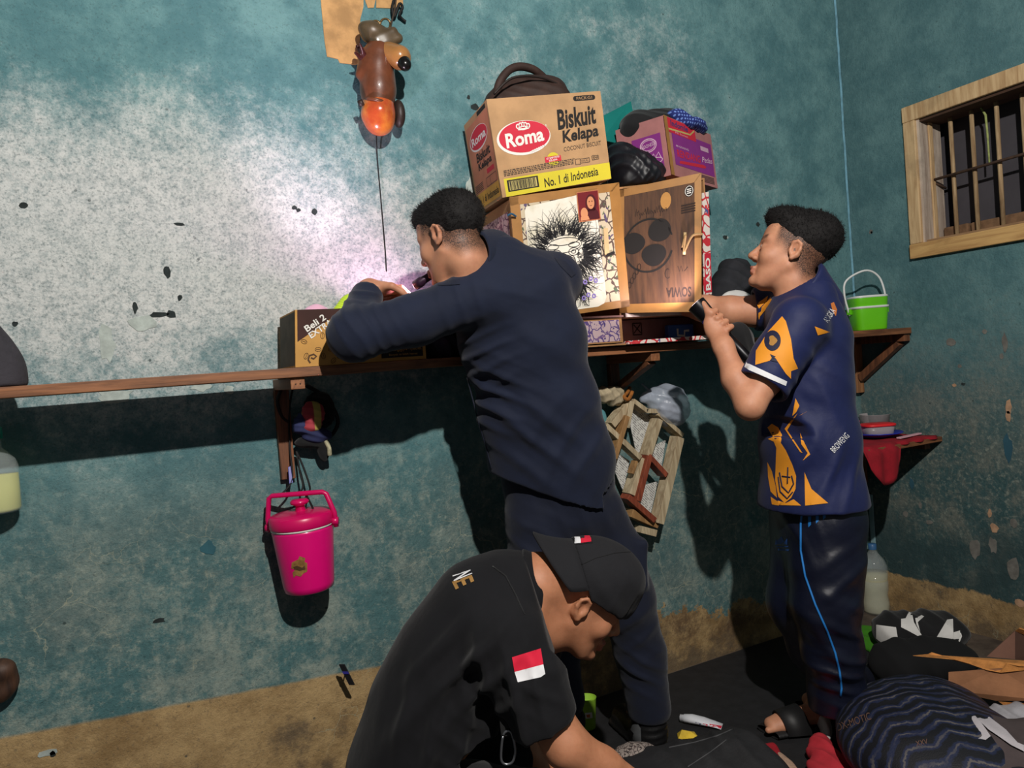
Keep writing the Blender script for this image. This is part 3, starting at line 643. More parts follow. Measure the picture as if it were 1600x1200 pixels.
def hair(cx, cy, rx, ry, a0, a1, nn_, l0, l1, wd=.0016):
    for k in range(nn_):
        a = rr.uniform(a0, a1); r0 = rr.uniform(.95, 1.25); l = rr.uniform(l0, l1); bend = rr.uniform(-.5, .5); pts = []
        for i in range(6):
            q = i/5; aa = a+bend*q*q; pts.append((cx+(rx*r0+l*q)*math.cos(aa)+.02*q*math.sin(a*7), cy+(ry*r0+l*1.05*q)*math.sin(aa)))
        fD.stroke(m, [(min(max(u,.13),.775), min(max(v,.05),.93)) for u, v in pts], wd, .0026)
hair(.44,.52,.17,.12, -.1, 3.3, 150, .08, .24); hair(.46,.48,.15,.10, -1.2, .4, 110, .10, .26); hair(.44,.50,.17,.12, 2.6, 3.9, 60, .06, .18); hair(.52,.36,.03,.12, -1.7, -.6, 80, .06, .24); hair(.44,.56,.15,.1,.2,2.9,90,.02,.12)
m.build('ink_hair', M('drawing_ink', (34,34,36), .8, .1), door1)
m = MB()
for (cx, cy, rx, ry) in [(.36,.50,.045,.03),(.52,.50,.045,.03),(.44,.46,.045,.022),(.44,.56,.16,.06),(.44,.60,.14,.04),(.38,.42,.03,.05),(.50,.42,.03,.05),(.44,.42,.09,.05),(.36,.50,.02,.014),(.52,.50,.02,.014),(.29,.46,.03,.06),(.59,.46,.03,.06),(.34,.555,.05,.02),(.53,.555,.05,.02)]: fD.ring(m, cx, cy, rx, ry, .0011, .0027, 22)
for k in range(7): fD.ring(m, .37+k*.023, .40, .010, .012, .0009, .0027, 10)
for sx in (-1, 1):
    for k in range(9): fD.ring(m, .445+sx*(.06+.002*k), .30-k*.022, .012, .012, .0011, .0027, 10)
for k in range(40): u = rr.uniform(.55,.66); v = rr.uniform(.38,.5); fD.ring(m, u, v, .007, .007, .0007, .0027, 8)
fD.stroke(m, [(.415,.40),(.41,.32),(.418,.25),(.445,.225),(.47,.25),(.478,.32),(.472,.40)], .0016, .0027, False); m.build('ink_face', M('drawing_ink', (34,34,36)), door1)
for (u, v) in [(.60,.245),(.655,.265),(.70,.245),(.575,.12),(.62,.14),(.67,.125)]: m = MB(); fD.ring(m, u, v, .014, .014, .0022, .0027, 12); m.build('violet_stamp', M('violet_ink', (128,112,176), .8), door1)
# portrait photo in maroon and orange tones
MAR = M('photo_maroon', (112, 30, 36), .4, .1); PHO = M('photo_skin', (206,140,98), .4, .08); PHD = M('photo_dark', (74,24,30), .4, .1)
fD.rect('photo_card', .59, .725, .795, .965, M('photo_margin', (190,120,80), .4), door1, .0032); fD.rect('photo_print', .598, .732, .787, .958, MAR, door1, .0036)
fD.ell('photo_scarf', .715, .86, .052, .075, PHD, door1, .0039); fD.poly('photo_scarf', [[(.655,.735),(.66,.80),(.69,.83),(.745,.83),(.775,.79),(.785,.735)]], PHD, door1, .0039)
fD.ell('photo_face', .712, .868, .034, .05, PHO, door1, .0042); fD.ell('photo_child', .645, .79, .033, .045, PHO, door1, .0043); fD.poly('photo_child', [[(.605,.735),(.61,.765),(.635,.775),(.68,.765),(.69,.735)]], PHO, door1, .0042)
m = MB()
for cx, cy in [(.70,.878),(.725,.878)]: fD.ring(m, cx, cy, .005, .003, .0006, .0045, 8)
fD.stroke(m, [(.702,.848),(.712,.843),(.723,.848)], .0006, .0045, False); m.build('photo_features', PHD, door1)
fD.poly('wood_latch', [[(.80,.44),(.845,.44),(.85,.65),(.81,.65)]], M('pale_latch', (206,176,128), .6), door1, .005); fD.poly('dark_tape', [[(.80,.42),(.90,.44),(.89,.46),(.82,.445)]], INK, door1, .0054)
b = MB(); b.tube(spline([at(793,337,1.975), at(799,334,1.968), at(806,338,1.975)], 4), .003, 8); b.build('hinge_string', M('teal_string', (30,80,110), .8), door1)
# right door, swung open
dB = [at(968,489,2.0), at(1096,487,1.80), at(1096,270,1.80), at(968,297,2.0)]
door2 = slab('door', dB, .006, KRAFT_D, cb); fO = Face(*dB)
DKB = NT('brown_board'); o_ = DKB.obj(); v_ = DKB.n('VectorMath', {0: o_, 1: (40, 40, 3)}, operation='MULTIPLY').outputs[0]; nz_ = DKB.noise(v_, 1.5, 6, .6)
DKB = DKB.out(DKB.mix(DKB.ss(nz_, .3, .7), lin((58,36,22)), lin((92,60,36))), .75)
fO.rect('board_face', .05, .06, .93, .95, DKB, door2); fO.poly('tape_border', [[(0,0),(.06,0),(.06,1),(0,1)],[(0,.94),(1,.94),(1,1),(0,1)],[(.92,0),(1,0),(1,1),(.92,1)],[(0,0),(1,0),(1,.07),(0,.07)]], TAPE, door2, .0012)
m = MB(); fO.ring(m, .36,.52,.30,.205,.003,.0016,40,.3,6.0); m.build('fan_ring', INK, door2)
fO.poly('fan_blade', [[(.17+.14*math.cos(a)*(1+.1*math.cos(2*a)), .55+.085*math.sin(a)) for a in np.linspace(0,2*math.pi,26,endpoint=False)], [(.50+.14*math.cos(a), .62+.088*math.sin(a)*(1+.1*math.sin(a))) for a in np.linspace(0,2*math.pi,26,endpoint=False)], [(.43+.15*math.cos(a)*(1+.15*math.sin(a)), .44+.085*math.sin(a)) for a in np.linspace(0,2*math.pi,26,endpoint=False)]], INK, door2, .0016)
V, F, _ = tx('SOWIA'); m = MB(); m.add([fO.p(.88-.30*x, .185-.075*y, .0016) for x, y in V], F); m.build('lettering_upside_down', M('faded_ink', (44,30,24), .85), door2)
fO.ell('round_stamp', .855, .885, .055, .043, INK, door2, .0015); m = MB(); fO.ring(m, .855,.885,.046,.036,.0009,.0018,22)
for k in range(3): fO.stroke(m, [(.83,.87+k*.014),(.88,.87+k*.014)], .0016, .0019, False)
m.build('round_stamp_print', WHITE, door2); fO.ell('tape_piece', .575, .845, .065, .065, M('shiny_tape', (172,124,66), .3), door2, .0016, 16)
m = MB()
for k in range(4): fO.stroke(m, [(.76,.73+k*.018),(.93,.735+k*.018)], .002, .0016, False)
for k in range(14): fO.stroke(m, [(.2+k*.028,.76+.03*math.sin(k*2.1)),(.215+k*.028,.80+.02*math.cos(k*1.3)),(.225+k*.028,.765)], .0011, .0016, False)
for k in range(5): fO.ring(m, .13+.03*k, .22+.035*k, .02, .025, .0011, .0016, 10)
fO.ring(m, .60,.29,.03,.035,.0014,.0016,14,1,5.5); fO.stroke(m,[(.72,.34),(.74,.30),(.76,.34),(.78,.30)],.0011,.0016,False); fO.stroke(m,[(.80,.3),(.84,.33)],.0011,.0016,False); m.build('pen_scribbles', M('faded_ink', (44,30,24)), door2)
b = MB(); b.tube(spline([fO.p(.78,.47,.01), fO.p(.82,.56,.014), fO.p(.80,.44,.012), fO.p(.90,.545,.016), fO.p(1.02,.55,.012)], 5), .004, 8); b.build('string_knot', M('hemp_string', (170,136,92), .9), door2, True)
b = MB(); b.tube([fO.p(.80,.42,.008), fO.p(.81,.58,.008)], .005, 8); b.build('wood_peg', M('pale_latch', (206,176,128)), door2, True)
# lower row: papered drawer front and open compartment
dr = [Vector((at(880,545,1.992).x,1.992,SZ1+.012)), Vector((xd-.006,1.992,SZ1+.012)), Vector((xd-.006,1.992,zS-.008)), Vector((at(880,500,1.992).x,1.992,zS-.010))]
dro = slab('drawer_front', dr, .01, CARD2, cb); fd2 = Face(*dr); fd2.rect('paper_covering', .02, .06, .95, .92, BAT_V, dro); fd2.rect('label_strip', .08, .42, .40, .62, M('grey_paper', (180,176,172)), dro, .0016)
slab('compartment_lip', [Vector((xd+.006,1.982,SZ1+.004)), Vector((1.858,1.97,SZ1+.004)), Vector((1.858,1.97,SZ1+.018)), Vector((xd+.006,1.982,SZ1+.015))], .02, EDGE, cb); slab('compartment_lip', [Vector((xd+.006,1.984,zS-.008)), Vector((1.75,1.972,zS-.008)), Vector((1.75,1.972,zS+.006)), Vector((xd+.006,1.984,zS+.006))], .02, M('torn_white', (214,196,186), .9), cb)
LINER = M('mauve_card', (138,104,106), .85, .12); fB = Face(Vector((xd+.02,2.12,SZ1+.01)), Vector((1.86,2.1,SZ1+.01)), Vector((1.86,2.1,zS-.01)), Vector((xd+.02,2.12,zS-.01)))
slab('compartment_liner', [fB.p(0,0,0), fB.p(1,0,0), fB.p(1,1,0), fB.p(0,1,0)], .003, LINER, cb)
m = MB(); fB.ring(m,.07,.62,.035,.2,.003,.0012,16); fB.ring(m,.08,.7,.018,.1,.002,.0012,12)
for a, b_ in [((.30,.35),(.40,.35)),((.40,.35),(.40,.85)),((.40,.85),(.30,.85)),((.30,.85),(.30,.35)),((.31,.42),(.39,.8)),((.31,.8),(.39,.42))]: fB.stroke(m,[a,b_],.002,.0012,False)
m.build('liner_print', INK, cb)
b = MB(); b.box((at(1058,510,2.08).x, 2.07, SZ1+.035), (.055,.012,.03), rotz(-.1)); o1 = b.build('blue_packet', M('blue_pack', (52,92,170), .4, .08), None, bevel=.004); tag(o1, 'small blue packet lying in the open cabinet compartment', 'packet')
fP = Face(*[Vector((at(1058,510,2.08).x, 2.07, SZ1+.035))+rotz(-.1)@Vector(q) for q in [(-.055,-.0125,-.03),(.055,-.0125,-.03),(.055,-.0125,.03),(-.055,-.0125,.03)]]); m = MB(); fP.stroke(m, [(.35,.75),(.35,.35),(.6,.3),(.62,.6),(.8,.6)], .004, .001, False); m.build('pack_mark', WHITE, o1)

# coffee carton under the arm of the man in uniform
bl, br, tr, tl = Vector((at(462,578,2.03).x,2.03,SZ1+.001)), Vector((.785,2.03,SZ1+.001)), Vector((.785,2.03,1.449)), Vector((at(461,484,2.03).x,2.03,1.449))
GOLD = M('golden_card', (190,142,74), .8, .1); cof, fC, fCl, _ = carton('coffee_carton', (bl, br, tr, tl), (.0,.225,0), GOLD, 'golden coffee carton printed with beans at the shelf end', .004)
fCl.rect('side_print', .03,.03,.97,.97, M('dark_side', (74,68,56), .85, .3, 20), cof)
fC.poly('corner_band', [[(.015,1),(.38,1),(.015,.44)]], M('dark_brown_print', (58,30,24), .8), cof)
_s = math.atan2(.56*fC.h, .365*fC.w)
fC.text('lettering', 'Beli 2', .06,.70,.23,.82, WHITE, cof, .0015, 0, _s); fC.text('lettering', 'EXTRA 1', .085,.625,.315,.735, WHITE, cof, .0015, 0, _s)
m = MB(); rr = random.Random(8); beans = []
for k in range(400):
    u, v = rr.uniform(.06,.97), rr.uniform(.06,.95)
    if v > .52+u*1.3-.06 and u < .42: continue
    if .27 < u < .42 and .48 < v < .86 or (u > .62 and v < .34): continue
    if any(math.hypot((u-a)*fC.w, (v-c)*fC.h) < .021 for a, c in beans): continue
    beans.append((u, v)); a = rr.uniform(0, 3.1); pts = []; pt2 = []
    for q in np.linspace(0, 2*math.pi, 14): x, y = .0085*math.cos(q), .0055*math.sin(q); pts.append((u+(x*math.cos(a)-y*math.sin(a))/fC.w, v+(x*math.sin(a)+y*math.cos(a))/fC.h))
    fC.stroke(m, pts, .0006, .0012, False); fC.stroke(m, [(u-.006*math.cos(a)/fC.w, v-.006*math.sin(a)/fC.h), (u+.001*math.sin(a)/fC.w, v), (u+.006*math.cos(a)/fC.w, v+.006*math.sin(a)/fC.h)], .0006, .0012, False)
m.build('bean_print', M('bean_ink', (84,58,34), .8), cof)
m = MB(); fC.stroke(m, [(.105,.06),(.09,.12),(.10,.19),(.13,.21),(.15,.17),(.13,.13),(.11,.15)], .0022, .0012, False); m.build('swirl_print', M('bean_ink', (84,58,34)), cof)
fC.rect('eco_label', .30,.50,.40,.78, M('pale_blue_label', (176,204,214), .7), cof, .001); m = MB(); fC.ring(m,.35,.67,.018,.04,.0008,.0014,12); fC.ring(m,.335,.63,.012,.04,.0008,.0014,12); fC.ring(m,.365,.63,.012,.04,.0008,.0014,12); fC.stroke(m,[(.32,.535),(.38,.535)],.0014,.0014,False); m.build('eco_mark', INK, cof)
fC.rect('pack_panel', .64,.06,.975,.30, INK, cof, .001); fC.text('lettering','12 renceng@(10+1)sachet',.655,.16,.965,.27, GOLD, cof, .0014); fC.text('lettering','Banyak isi lebih hemat',.70,.085,.93,.135, GOLD, cof, .0014)
# things in and around it
PK = M('pink_plastic', (226,176,200), .4, .1); tag(lump('plastic_bundle', [((at(496,490,2.15).x,2.165,1.43),(.045,.035,.045)),((at(508,490,2.15).x,2.18,1.42),(.045,.035,.04))], PK, None, .005, .02, None, (.004,40), 3), 'crumpled pink plastic bundle in the coffee carton', 'bundle')
NEON = NT('neon_ribbed'); o_ = NEON.obj(); wv = NEON.n('TexWave', {'Vector': o_, 'Scale': 55.0, 'Distortion': 1.0}, bands_direction='Z').outputs[1]; NEON = NEON.out(NEON.mix(wv, lin((168,208,24)), lin((214,240,70))), .6, wv, .5, .004)
tag(lump('sponge_cloth', [((at(538,468,2.1).x,2.10,1.452),(.045,.03,.028),.0,-.6),((at(548,460,2.1).x,2.10,1.475),(.03,.025,.022))], NEON, None, .004, .02, None, (.003,40), 4), 'neon yellow-green ribbed cloth over the edge of the coffee carton', 'cloth')
tag(lump('clothes_bundle', [((.88,2.14,1.335),(.09,.08,.045)),((.96,2.10,1.33),(.08,.07,.04)),((.86,2.09,1.33),(.05,.04,.035))], M('black_violet_cloth', (40,34,52), .8, .5, 12), None, .006, .03, [((.9,2.1,1.35),.15,(1,.3,.6),.03,.007)], (.006,22), 9, zmin=SZ1+.001), 'dark violet cloth bundle on the shelf right of the coffee carton', 'clothes')
# ------------------------------------------------------------------ helper: print or patch lying on a curved surface
def bvh_of(objs):
    V, P = [], []
    for o in objs:
        og = ORG[o.name]; b0 = len(V); V += [tuple(v.co+og) for v in o.data.vertices]; P += [[b0+i for i in p.vertices] for p in o.data.polygons]
    return BVHTree.FromPolygons(V, P)
def _cast(bvh, px, py, off):
    d = ray(px, py).normalized(); h = bvh.ray_cast(EYE, d)
    return None if h[0] is None else h[0]-d*off
def decal(name, poly, bvh, mat, parent, off=.0015, step=5, smooth=True):
    pts = []; n = len(poly)
    for i in range(n):
        a, c = poly[i], poly[(i+1) % n]; k = max(1, int(math.hypot(c[0]-a[0], c[1]-a[1])/step))
        for j in range(k): pts.append(Vector((a[0]+(c[0]-a[0])*j/k, a[1]+(c[1]-a[1])*j/k)))
    m = len(pts); ed = [(i, (i+1) % m) for i in range(m)]
    xs, ys = [p[0] for p in poly], [p[1] for p in poly]; g = []
    for x in np.arange(min(xs)+step/2, max(xs), step):
        for y in np.arange(min(ys)+step/2, max(ys), step): g.append(Vector((x, y)))
    r = delaunay_2d_cdt(pts+g, ed, [list(range(m))], 1, 1e-4); P2, T = r[0], r[2]
    V = [_cast(bvh, p.x, p.y, off) for p in P2]; ok = [i for i, v in enumerate(V) if v is not None]; mp = {i: k for k, i in enumerate(ok)}
    F = [tuple(mp[i] for i in t) for t in T if all(i in mp for i in t)]
    # drop faces that jump between depths
    F = [t for t in F if max((V[ok[t[0]]]-V[ok[t[1]]]).length, (V[ok[t[1]]]-V[ok[t[2]]]).length) < .06]
    if not F: return None
    root = list(range(len(ok)))
    def fnd(i):
        while root[i] != i: root[i] = root[root[i]]; i = root[i]
        return i
    for t in F:
        for j in t[1:]: root[fnd(t[0])] = fnd(j)
    cnt = {}
    for t in F: cnt[fnd(t[0])] = cnt.get(fnd(t[0]), 0)+1
    big = max(cnt, key=cnt.get); F = [t for t in F if fnd(t[0]) == big]
    us = sorted({i for t in F for i in t}); mq = {i: k for k, i in enumerate(us)}
    return mesh(name, [V[ok[i]] for i in us], [tuple(mq[i] for i in t) for t in F], mat, parent, smooth)
def decal_text(name, s, bvh, mat, parent, p0, p1, hgt, off=.002, flip=False):
    """lettering along the pixel line p0-p1, hgt pixels tall"""
    V2, F, _ = tx(s); d = Vector((p1[0]-p0[0], p1[1]-p0[1])); u = Vector((d.y, -d.x)).normalized()*hgt
    V = [_cast(bvh, p0[0]+d.x*x+u.x*y, p0[1]+d.y*x+u.y*y, off) for x, y in V2]
    F = [f for f in F if all(V[i] is not None for i in f)]; V = [v if v is not None else Vector((0,0,0)) for v in V]
    used = sorted({i for f in F for i in f}); mp = {i: k for k, i in enumerate(used)}
    if not F: return None
    return mesh(name, [V[i] for i in used], [tuple(mp[i] for i in f) for f in F], mat, parent)

# ------------------------------------------------------------------ purple noodle carton, clothes and folder on the cabinet
zt = 1.872
k0, kr, kl = at(1051,281,2.0), at(1123,292,2.12), at(968,300,2.215)
k0 = Vector((k0.x, 2.0, zt+.004)); kr = Vector((at(1121,285,2.13).x, 2.13, zt+.004)); hv = Vector((-.018, 0, .205)); dvk = Vector((-(kr-k0).y, (kr-k0).x, 0)).normalized()*.2
PURK = M('noodle_card', (168,112,110), .85, .15); PUR = M('purple_print', (132,44,128), .75, .08); PALE = M('pale_mauve_print', (206,168,190), .8)
ind, fR, fI, _ = carton('noodle_carton', (k0, kr, kr+hv, k0+hv), dvk, PURK, 'purple and red instant noodle carton overflowing with black clothes')
fR.rect('purple_field', .10,.20,.96,.80, PUR, ind); fR.rect('red_banner', .04,.74,.62,.99, RED, ind, .0011); fR.rect('tape_seam', -.02,0,.045,1, TAPE, ind, .0014)
m = MB(); fR.stroke(m, [(.05,.79),(.30,.815),(.5,.83),(.6,.93)], .003, .0014, False); m.build('banner_curve', M('khaki', (188,172,104)), ind); fR.text('lettering','Indomie',.10,.86,.46,.96, M('blue_ink',(46,52,110)), ind, .0016); fR.text('lettering','Mi Instan',.18,.755,.44,.785, PALE, ind, .0016)
fR.text('lettering','RENDANG',.16,.36,.66,.49, RED, ind, .0013, .03); fR.text('lettering','Pedas',.70,.42,.94,.52, PALE, ind, .0013, .03); fR.text('lettering','MI GORENG',.16,.52,.42,.555, PALE, ind); fR.poly('red_ribbon', [[(.18,.24),(.75,.30),(.78,.34),(.72,.36),(.2,.29)]], RED, ind, .0012); fR.rect('stamp', .70,.62,.88,.70, PALE, ind, .0012)
m = MB()
for k in range(5): fR.stroke(m, [(.55,.05+k*.026),(.93,.06+k*.026)], .0012, .0012, False)
m.build('small_print', CHARC, ind)
fI.rect('purple_field', .30,.10,.88,.74, PUR, ind); m = MB(); fI.ring(m,.62,.58,.16,.11,.002,.0012,24); fI.ring(m,.62,.58,.13,.085,.0012,.0012,24); m.build('ring_print', PALE, ind); fI.text('lettering','INDONESIA',.47,.55,.77,.61, PALE, ind, .0013, .03)
m = MB(); fI.ring(m,.72,.30,.14,.05,.0016,.0012,20); fI.stroke(m,[(.62,.33),(.70,.42),(.74,.36),(.80,.43),(.84,.33)],.0016,.0012,False)
for k in range(4): fI.stroke(m, [(.45,.14+k*.02),(.82,.16+k*.02)], .0012, .0012, False)
m.build('bowl_print', PALE, ind)
ci = (k0+kr)/2+dvk*.5
tag(lump('black_jacket', [(ci+Vector((-.06,0,.215)),(.13,.09,.05)),(ci+Vector((.0,.03,.258)),(.12,.07,.045),.2,-.12),(ci+Vector((-.15,-.01,.205)),(.065,.06,.06)),(ci+Vector((.06,.04,.25)),(.07,.05,.05))], BLACK, None, .006, .04, [(ci+Vector((0,0,.22)),.2,(.5,.2,1),.045,.008)], (.007,20), 12), 'black jacket heaped out of the noodle carton', 'jacket')
PLAID = NT('blue_plaid'); o_ = PLAID.obj(); cx = PLAID.n('TexWave', {'Vector': o_, 'Scale': 26.0}, bands_direction='X').outputs[1]; cz = PLAID.n('TexWave', {'Vector': o_, 'Scale': 26.0}, bands_direction='Z').outputs[1]
PLAID = PLAID.out(PLAID.mix(PLAID.ss(PLAID.math('ADD', cx, cz), 1.2, 1.6), lin((24,40,110)), lin((110,140,210))), .85)
tag(lump('plaid_shirt', [(ci+Vector((.035,-.085,.215)),(.075,.03,.022),.1,-.1),(ci+Vector((-.02,-.085,.235)),(.045,.028,.022),0,.2),(ci+Vector((.09,-.05,.212)),(.05,.03,.018))], PLAID, None, .005, .02, [(ci+Vector((.03,-.08,.22)),.12,(.6,0,1),.025,.005)], (.005,30), 14), 'blue plaid shirt tucked on the noodle carton rim', 'shirt')
c0 = at(985,262,2.12); tag(lump('black_garment', [(c0,(.085,.10,.06)),(c0+Vector((.03,-.04,-.035)),(.09,.07,.045),.0,-.3),(c0+Vector((-.03,.03,.05)),(.05,.07,.04)),(c0+Vector((.02,0,-.06)),(.10,.10,.05))], M('black_satin', (20,20,26), .45, .3, 12), None, .006, .03, [(c0,.15,(1,.2,.7),.035,.012),(c0+Vector((.03,-.05,-.04)),.1,(1,.2,-.6),.022,.008)], (.008,24), 15, zmin=1.848), 'glossy black garment stuffed between the biscuit and noodle cartons', 'garment')
q = [at(940,218,2.2), at(1000,232,2.2), at(986,158,2.24), at(940,182,2.24)]; o_ = slab('plastic_folder', q, .004, M('teal_plastic', (22,116,110), .4, .08), None, .001); tag(o_, 'teal plastic folder standing behind the biscuit carton', 'folder')
# black clothes on the shelf right of the cabinet
c1 = at(1146,440,2.14); tag(lump('black_clothes', [(c1+Vector((0,0,-.02)),(.10,.09,.075)),(c1+Vector((.02,.01,.055)),(.055,.06,.04),.2,.2),(c1+Vector((.09,0,-.06)),(.11,.09,.06)),(c1+Vector((-.05,0,-.08)),(.08,.09,.06)),(c1+Vector((.03,0,-.10)),(.16,.1,.05))], M('charcoal_cloth', (33,34,39), .85, .3, 14, .3, 90), None, .006, .04, [(c1,.2,(1,.2,.7),.05,.010),(c1+Vector((.05,-.05,-.05)),.15,(-.6,.2,1),.035,.007)], (.008,18), 17, zmin=SZ1+.001), 'heap of black clothes on the shelf just right of the cardboard cabinet', 'clothes')
c2 = at(1150,468,2.04); tag(lump('white_cloth', [(c2,(.075,.022,.035)),(c2+Vector((.01,.0,-.06)),(.08,.022,.06))], M('white_cloth', (214,212,208), .9, .1), None, .005, .03, None, (.004,26), 18, zmin=SZ1+.001), 'folded white cloth in front of the black clothes on the shelf', 'cloth')
c3 = at(1195,462,2.07); tag(lump('maroon_cloth', [(c3+Vector((0,0,-.04)),(.045,.03,.06)),(c3,(.04,.03,.03))], M('maroon_cloth', (110,26,44), .9), None, .005, .03, None, (.004,26), 19, zmin=SZ1+.001), 'bit of maroon cloth on the shelf beside the heap of black clothes', 'cloth')
c4 = at(1150,520,1.975); 

# ------------------------------------------------------------------ hanging toy
BRN = M('brown_resin', (96,54,34), .38, .25, 18, .1, 60, coat=.3); TAN = M('amber_resin', (150,104,58), .25, .2, 14, coat=.5); ORG_ = NT('orange_resin'); o_ = ORG_.obj()
ORG_ = ORG_.out(ORG_.mix(ORG_.ss(ORG_.noise(o_, 16, 5, .6), .35, .7), lin((176,72,38)), lin((202,120,50))), .25, Coat_Weight=.5)
TY = 2.235; T = lambda x, y, dy=0: at(x, y, TY+dy)
ty = empty('hanging_toy', at(592,215,TY), 'brown toy animal with a black-tipped round snout hanging high on the wall', 'toy')
def fieldpart(nm, fn, lo, hi, mat, par, h=.004, rel=2, fold=None):
    f = field_for([lo, hi], h); fn(f); V, F = f.mesh(); V = relax(V, F, rel)
    if fold: V = folds(V, F, fold)
    return mesh(nm, V, F, mat, par, True)
lo, hi = T(545,10,-.12), T(650,225,.06); lo, hi = Vector((lo.x-.05, TY-.14, hi.z-.06)), Vector((hi.x+.06, TY+.062, lo.z+.08))
fieldpart('body', lambda f: (f.chain([(T(592,88),.05),(T(590,110),.046),(T(591,140),.05),(T(591,160),.047)], .03), f.cone(T(575,100),T(561,116),.03,.012,.02), f.cone(T(572,92),T(560,78),.022,.012,.015)), lo, hi, BRN, ty)
fieldpart('head', lambda f: (f.chain([(T(591,158),.048),(T(591,180),.049),(T(593,190),.044)], .02), f.ell(T(594,172,-.035),(.022,.02,.025),None,.015)), lo, hi, ORG_, ty)
fieldpart('neck', lambda f: (f.chain([(T(582,50),.034),(T(600,66),.042)], .02), f.cone(T(570,45),T(575,55),.022,.022,.01), f.cone(T(588,62,-.02),T(614,50,-.03),.018,.016,.008), f.cone(T(592,72,-.02),T(622,60,-.03),.018,.016,.008)), lo, hi, M('olive_resin', (82,68,50), .35, .25, 20, coat=.3), ty)
fieldpart('snout', lambda f: f.chain([(T(606,84,-.02),.036),(T(624,90,-.055),.037)], .02), lo, hi, TAN, ty)
fieldpart('snout_tip', lambda f: f.chain([(T(630,97,-.072),.022),(T(633,101,-.082),.020)], .01), lo, hi, M('gloss_black', (18,17,16), .25), ty)
b = MB(); b.tube([T(572+20*(1-math.cos(a))*.98, 157-3*math.sin(a*2)+0*a, -.05*math.sin(a)) for a in np.linspace(0, math.pi, 10)], .006, 8); b.build('collar', BRN, ty, True)
fieldpart('paw', lambda f: (f.cone(T(573,95),T(558,72,-.03),.012,.006,.01), f.cone(T(570,88,-.02),T(562,68,-.05),.009,.004,.006), f.cone(T(566,92,-.01),T(554,82,-.04),.009,.004,.006)), lo, hi, M('dark_red_resin', (62,26,26), .4), ty)
fieldpart('ear', lambda f: f.ell(T(623,178,.01),(.02,.03,.045),None,.01), lo, hi, M('dark_brown_resin', (44,32,28), .5), ty)
b = MB(); b.tube([T(562,157,-.02), T(566,165,-.02)], .009, 8); b.build('strap_knob', M('dark_brown_resin', (44,32,28)), ty, True)
for (x, y, r) in [(587,40,7),(602,38,8)]:
    b = MB(); b.tube([T(x+r*math.cos(a), y+r*math.sin(a)*1.1, -.02) for a in np.linspace(0, 2*math.pi, 15)], .0035, 6); b.build('hanging_ring', M('old_brass', (110,88,56), .35, metal=.7), ty, True)
b = MB(); b.tube(spline([T(610,44,-.01), T(613,30,.02), T(617,14,.045), T(619,-6,.06)], 4), .003, 6); b.build('hanging_string', M('cord_brown', (64,52,42), .9), ty, True)
BC = M('black_cord', (16,15,16), .7)
b = MB(); b.tube(spline([at(618,-8,D-.012), at(613,10,D-.02), at(616,26,D-.02), at(624,6,D-.025), at(629,12,D-.02), at(624,22,D-.02), at(627,28,D-.012), at(634,34,D-.01)], 5), .0045, 8); tag(b.build('cord_tangle', BC, None, True), 'tangled black cord hanging at the top of the wall above the toy', 'cord')
b = MB(); b.tube(spline([at(588,210,D-.03), at(590,250,D-.010), at(597,330,D-.008), at(602,390,D-.007), at(604,424,D-.006)], 6), .0017, 6); tag(b.build('thin_string', BC, None, True), 'thin dark string dangling down the wall below the toy', 'string')

# ------------------------------------------------------------------ pink drink cooler hanging from the shelf post
PNK = M('hot_pink_plastic', (228,14,118), .32, .05, 4, coat=.25); PNK2 = M('deep_pink_plastic', (205,10,92), .32, .05, 4, coat=.25)
ct, cbm = at(472.5,822,2.205), at(484,920,2.205); ax = (ct-cbm).normalized(); Hc = (ct-cbm).length
ck = empty('drink_cooler', cbm, 'hot pink drink cooler hanging by black cords below the shelf', 'cooler')
b = MB(); b.lathe(cbm, [(.062,0),(.070,.004),(.0735,.02),(.088,Hc-.01),(.088,Hc)], ax, 40); tubo = b.build('tub', PNK, ck, True)
b = MB(); b.lathe(cbm, [(.0895,Hc-.002),(.0895,Hc+.004)], ax, 40); b.build('white_band', WHITE, ck, True)
b = MB(); b.lathe(cbm, [(.091,Hc+.004),(.093,Hc+.008),(.092,Hc+.034),(.086,Hc+.040),(.05,Hc+.045),(.0,Hc+.047)], ax, 40, cap=False); lid = b.build('lid', PNK2, ck, True)
b = MB(); b.lathe(cbm, [(.016,Hc+.042),(.013,Hc+.062),(.026,Hc+.068),(.028,Hc+.074),(.022,Hc+.080),(0,Hc+.081)], ax, 24, cap=False); b.build('lid_knob', PNK2, lid, True)
sd = CR - ax*CR.dot(ax); sd.normalize(); hz = ax*(Hc+.075)
b = MB(); hpts = [cbm-sd*.098+ax*(Hc-.006), cbm-sd*.099+ax*(Hc+.03), cbm-sd*.088+ax*(Hc+.092), cbm-sd*.078+ax*(Hc+.098), cbm+sd*.07+ax*(Hc+.094), cbm+sd*.08+ax*(Hc+.088), cbm+sd*.098+ax*(Hc+.03), cbm+sd*.099+ax*(Hc-.012)]
b.tube(hpts, .0075, 10); b.build('bail_handle', PNK2, ck, True)
for s_ in (-1, 1): b = MB(); b.tube([cbm+sd*s_*.088+ax*(Hc+.005), cbm+sd*s_*.107+ax*(Hc+.005)], .012, 14); b.build('handle_pivot', PNK2, ck, True)
bv = bvh_of([tubo]); GS = M('gold_sticker', (150,110,60), .5, .35, 60)
for poly in [[(456,879),(466,874),(468,869),(477,872),(476,878),(480,880),(480,893),(474,896),(470,901),(462,899),(459,903),(457,895),(461,890),(455,888)]]: decal('worn_sticker', poly, bv, GS, tubo, .001, 4)
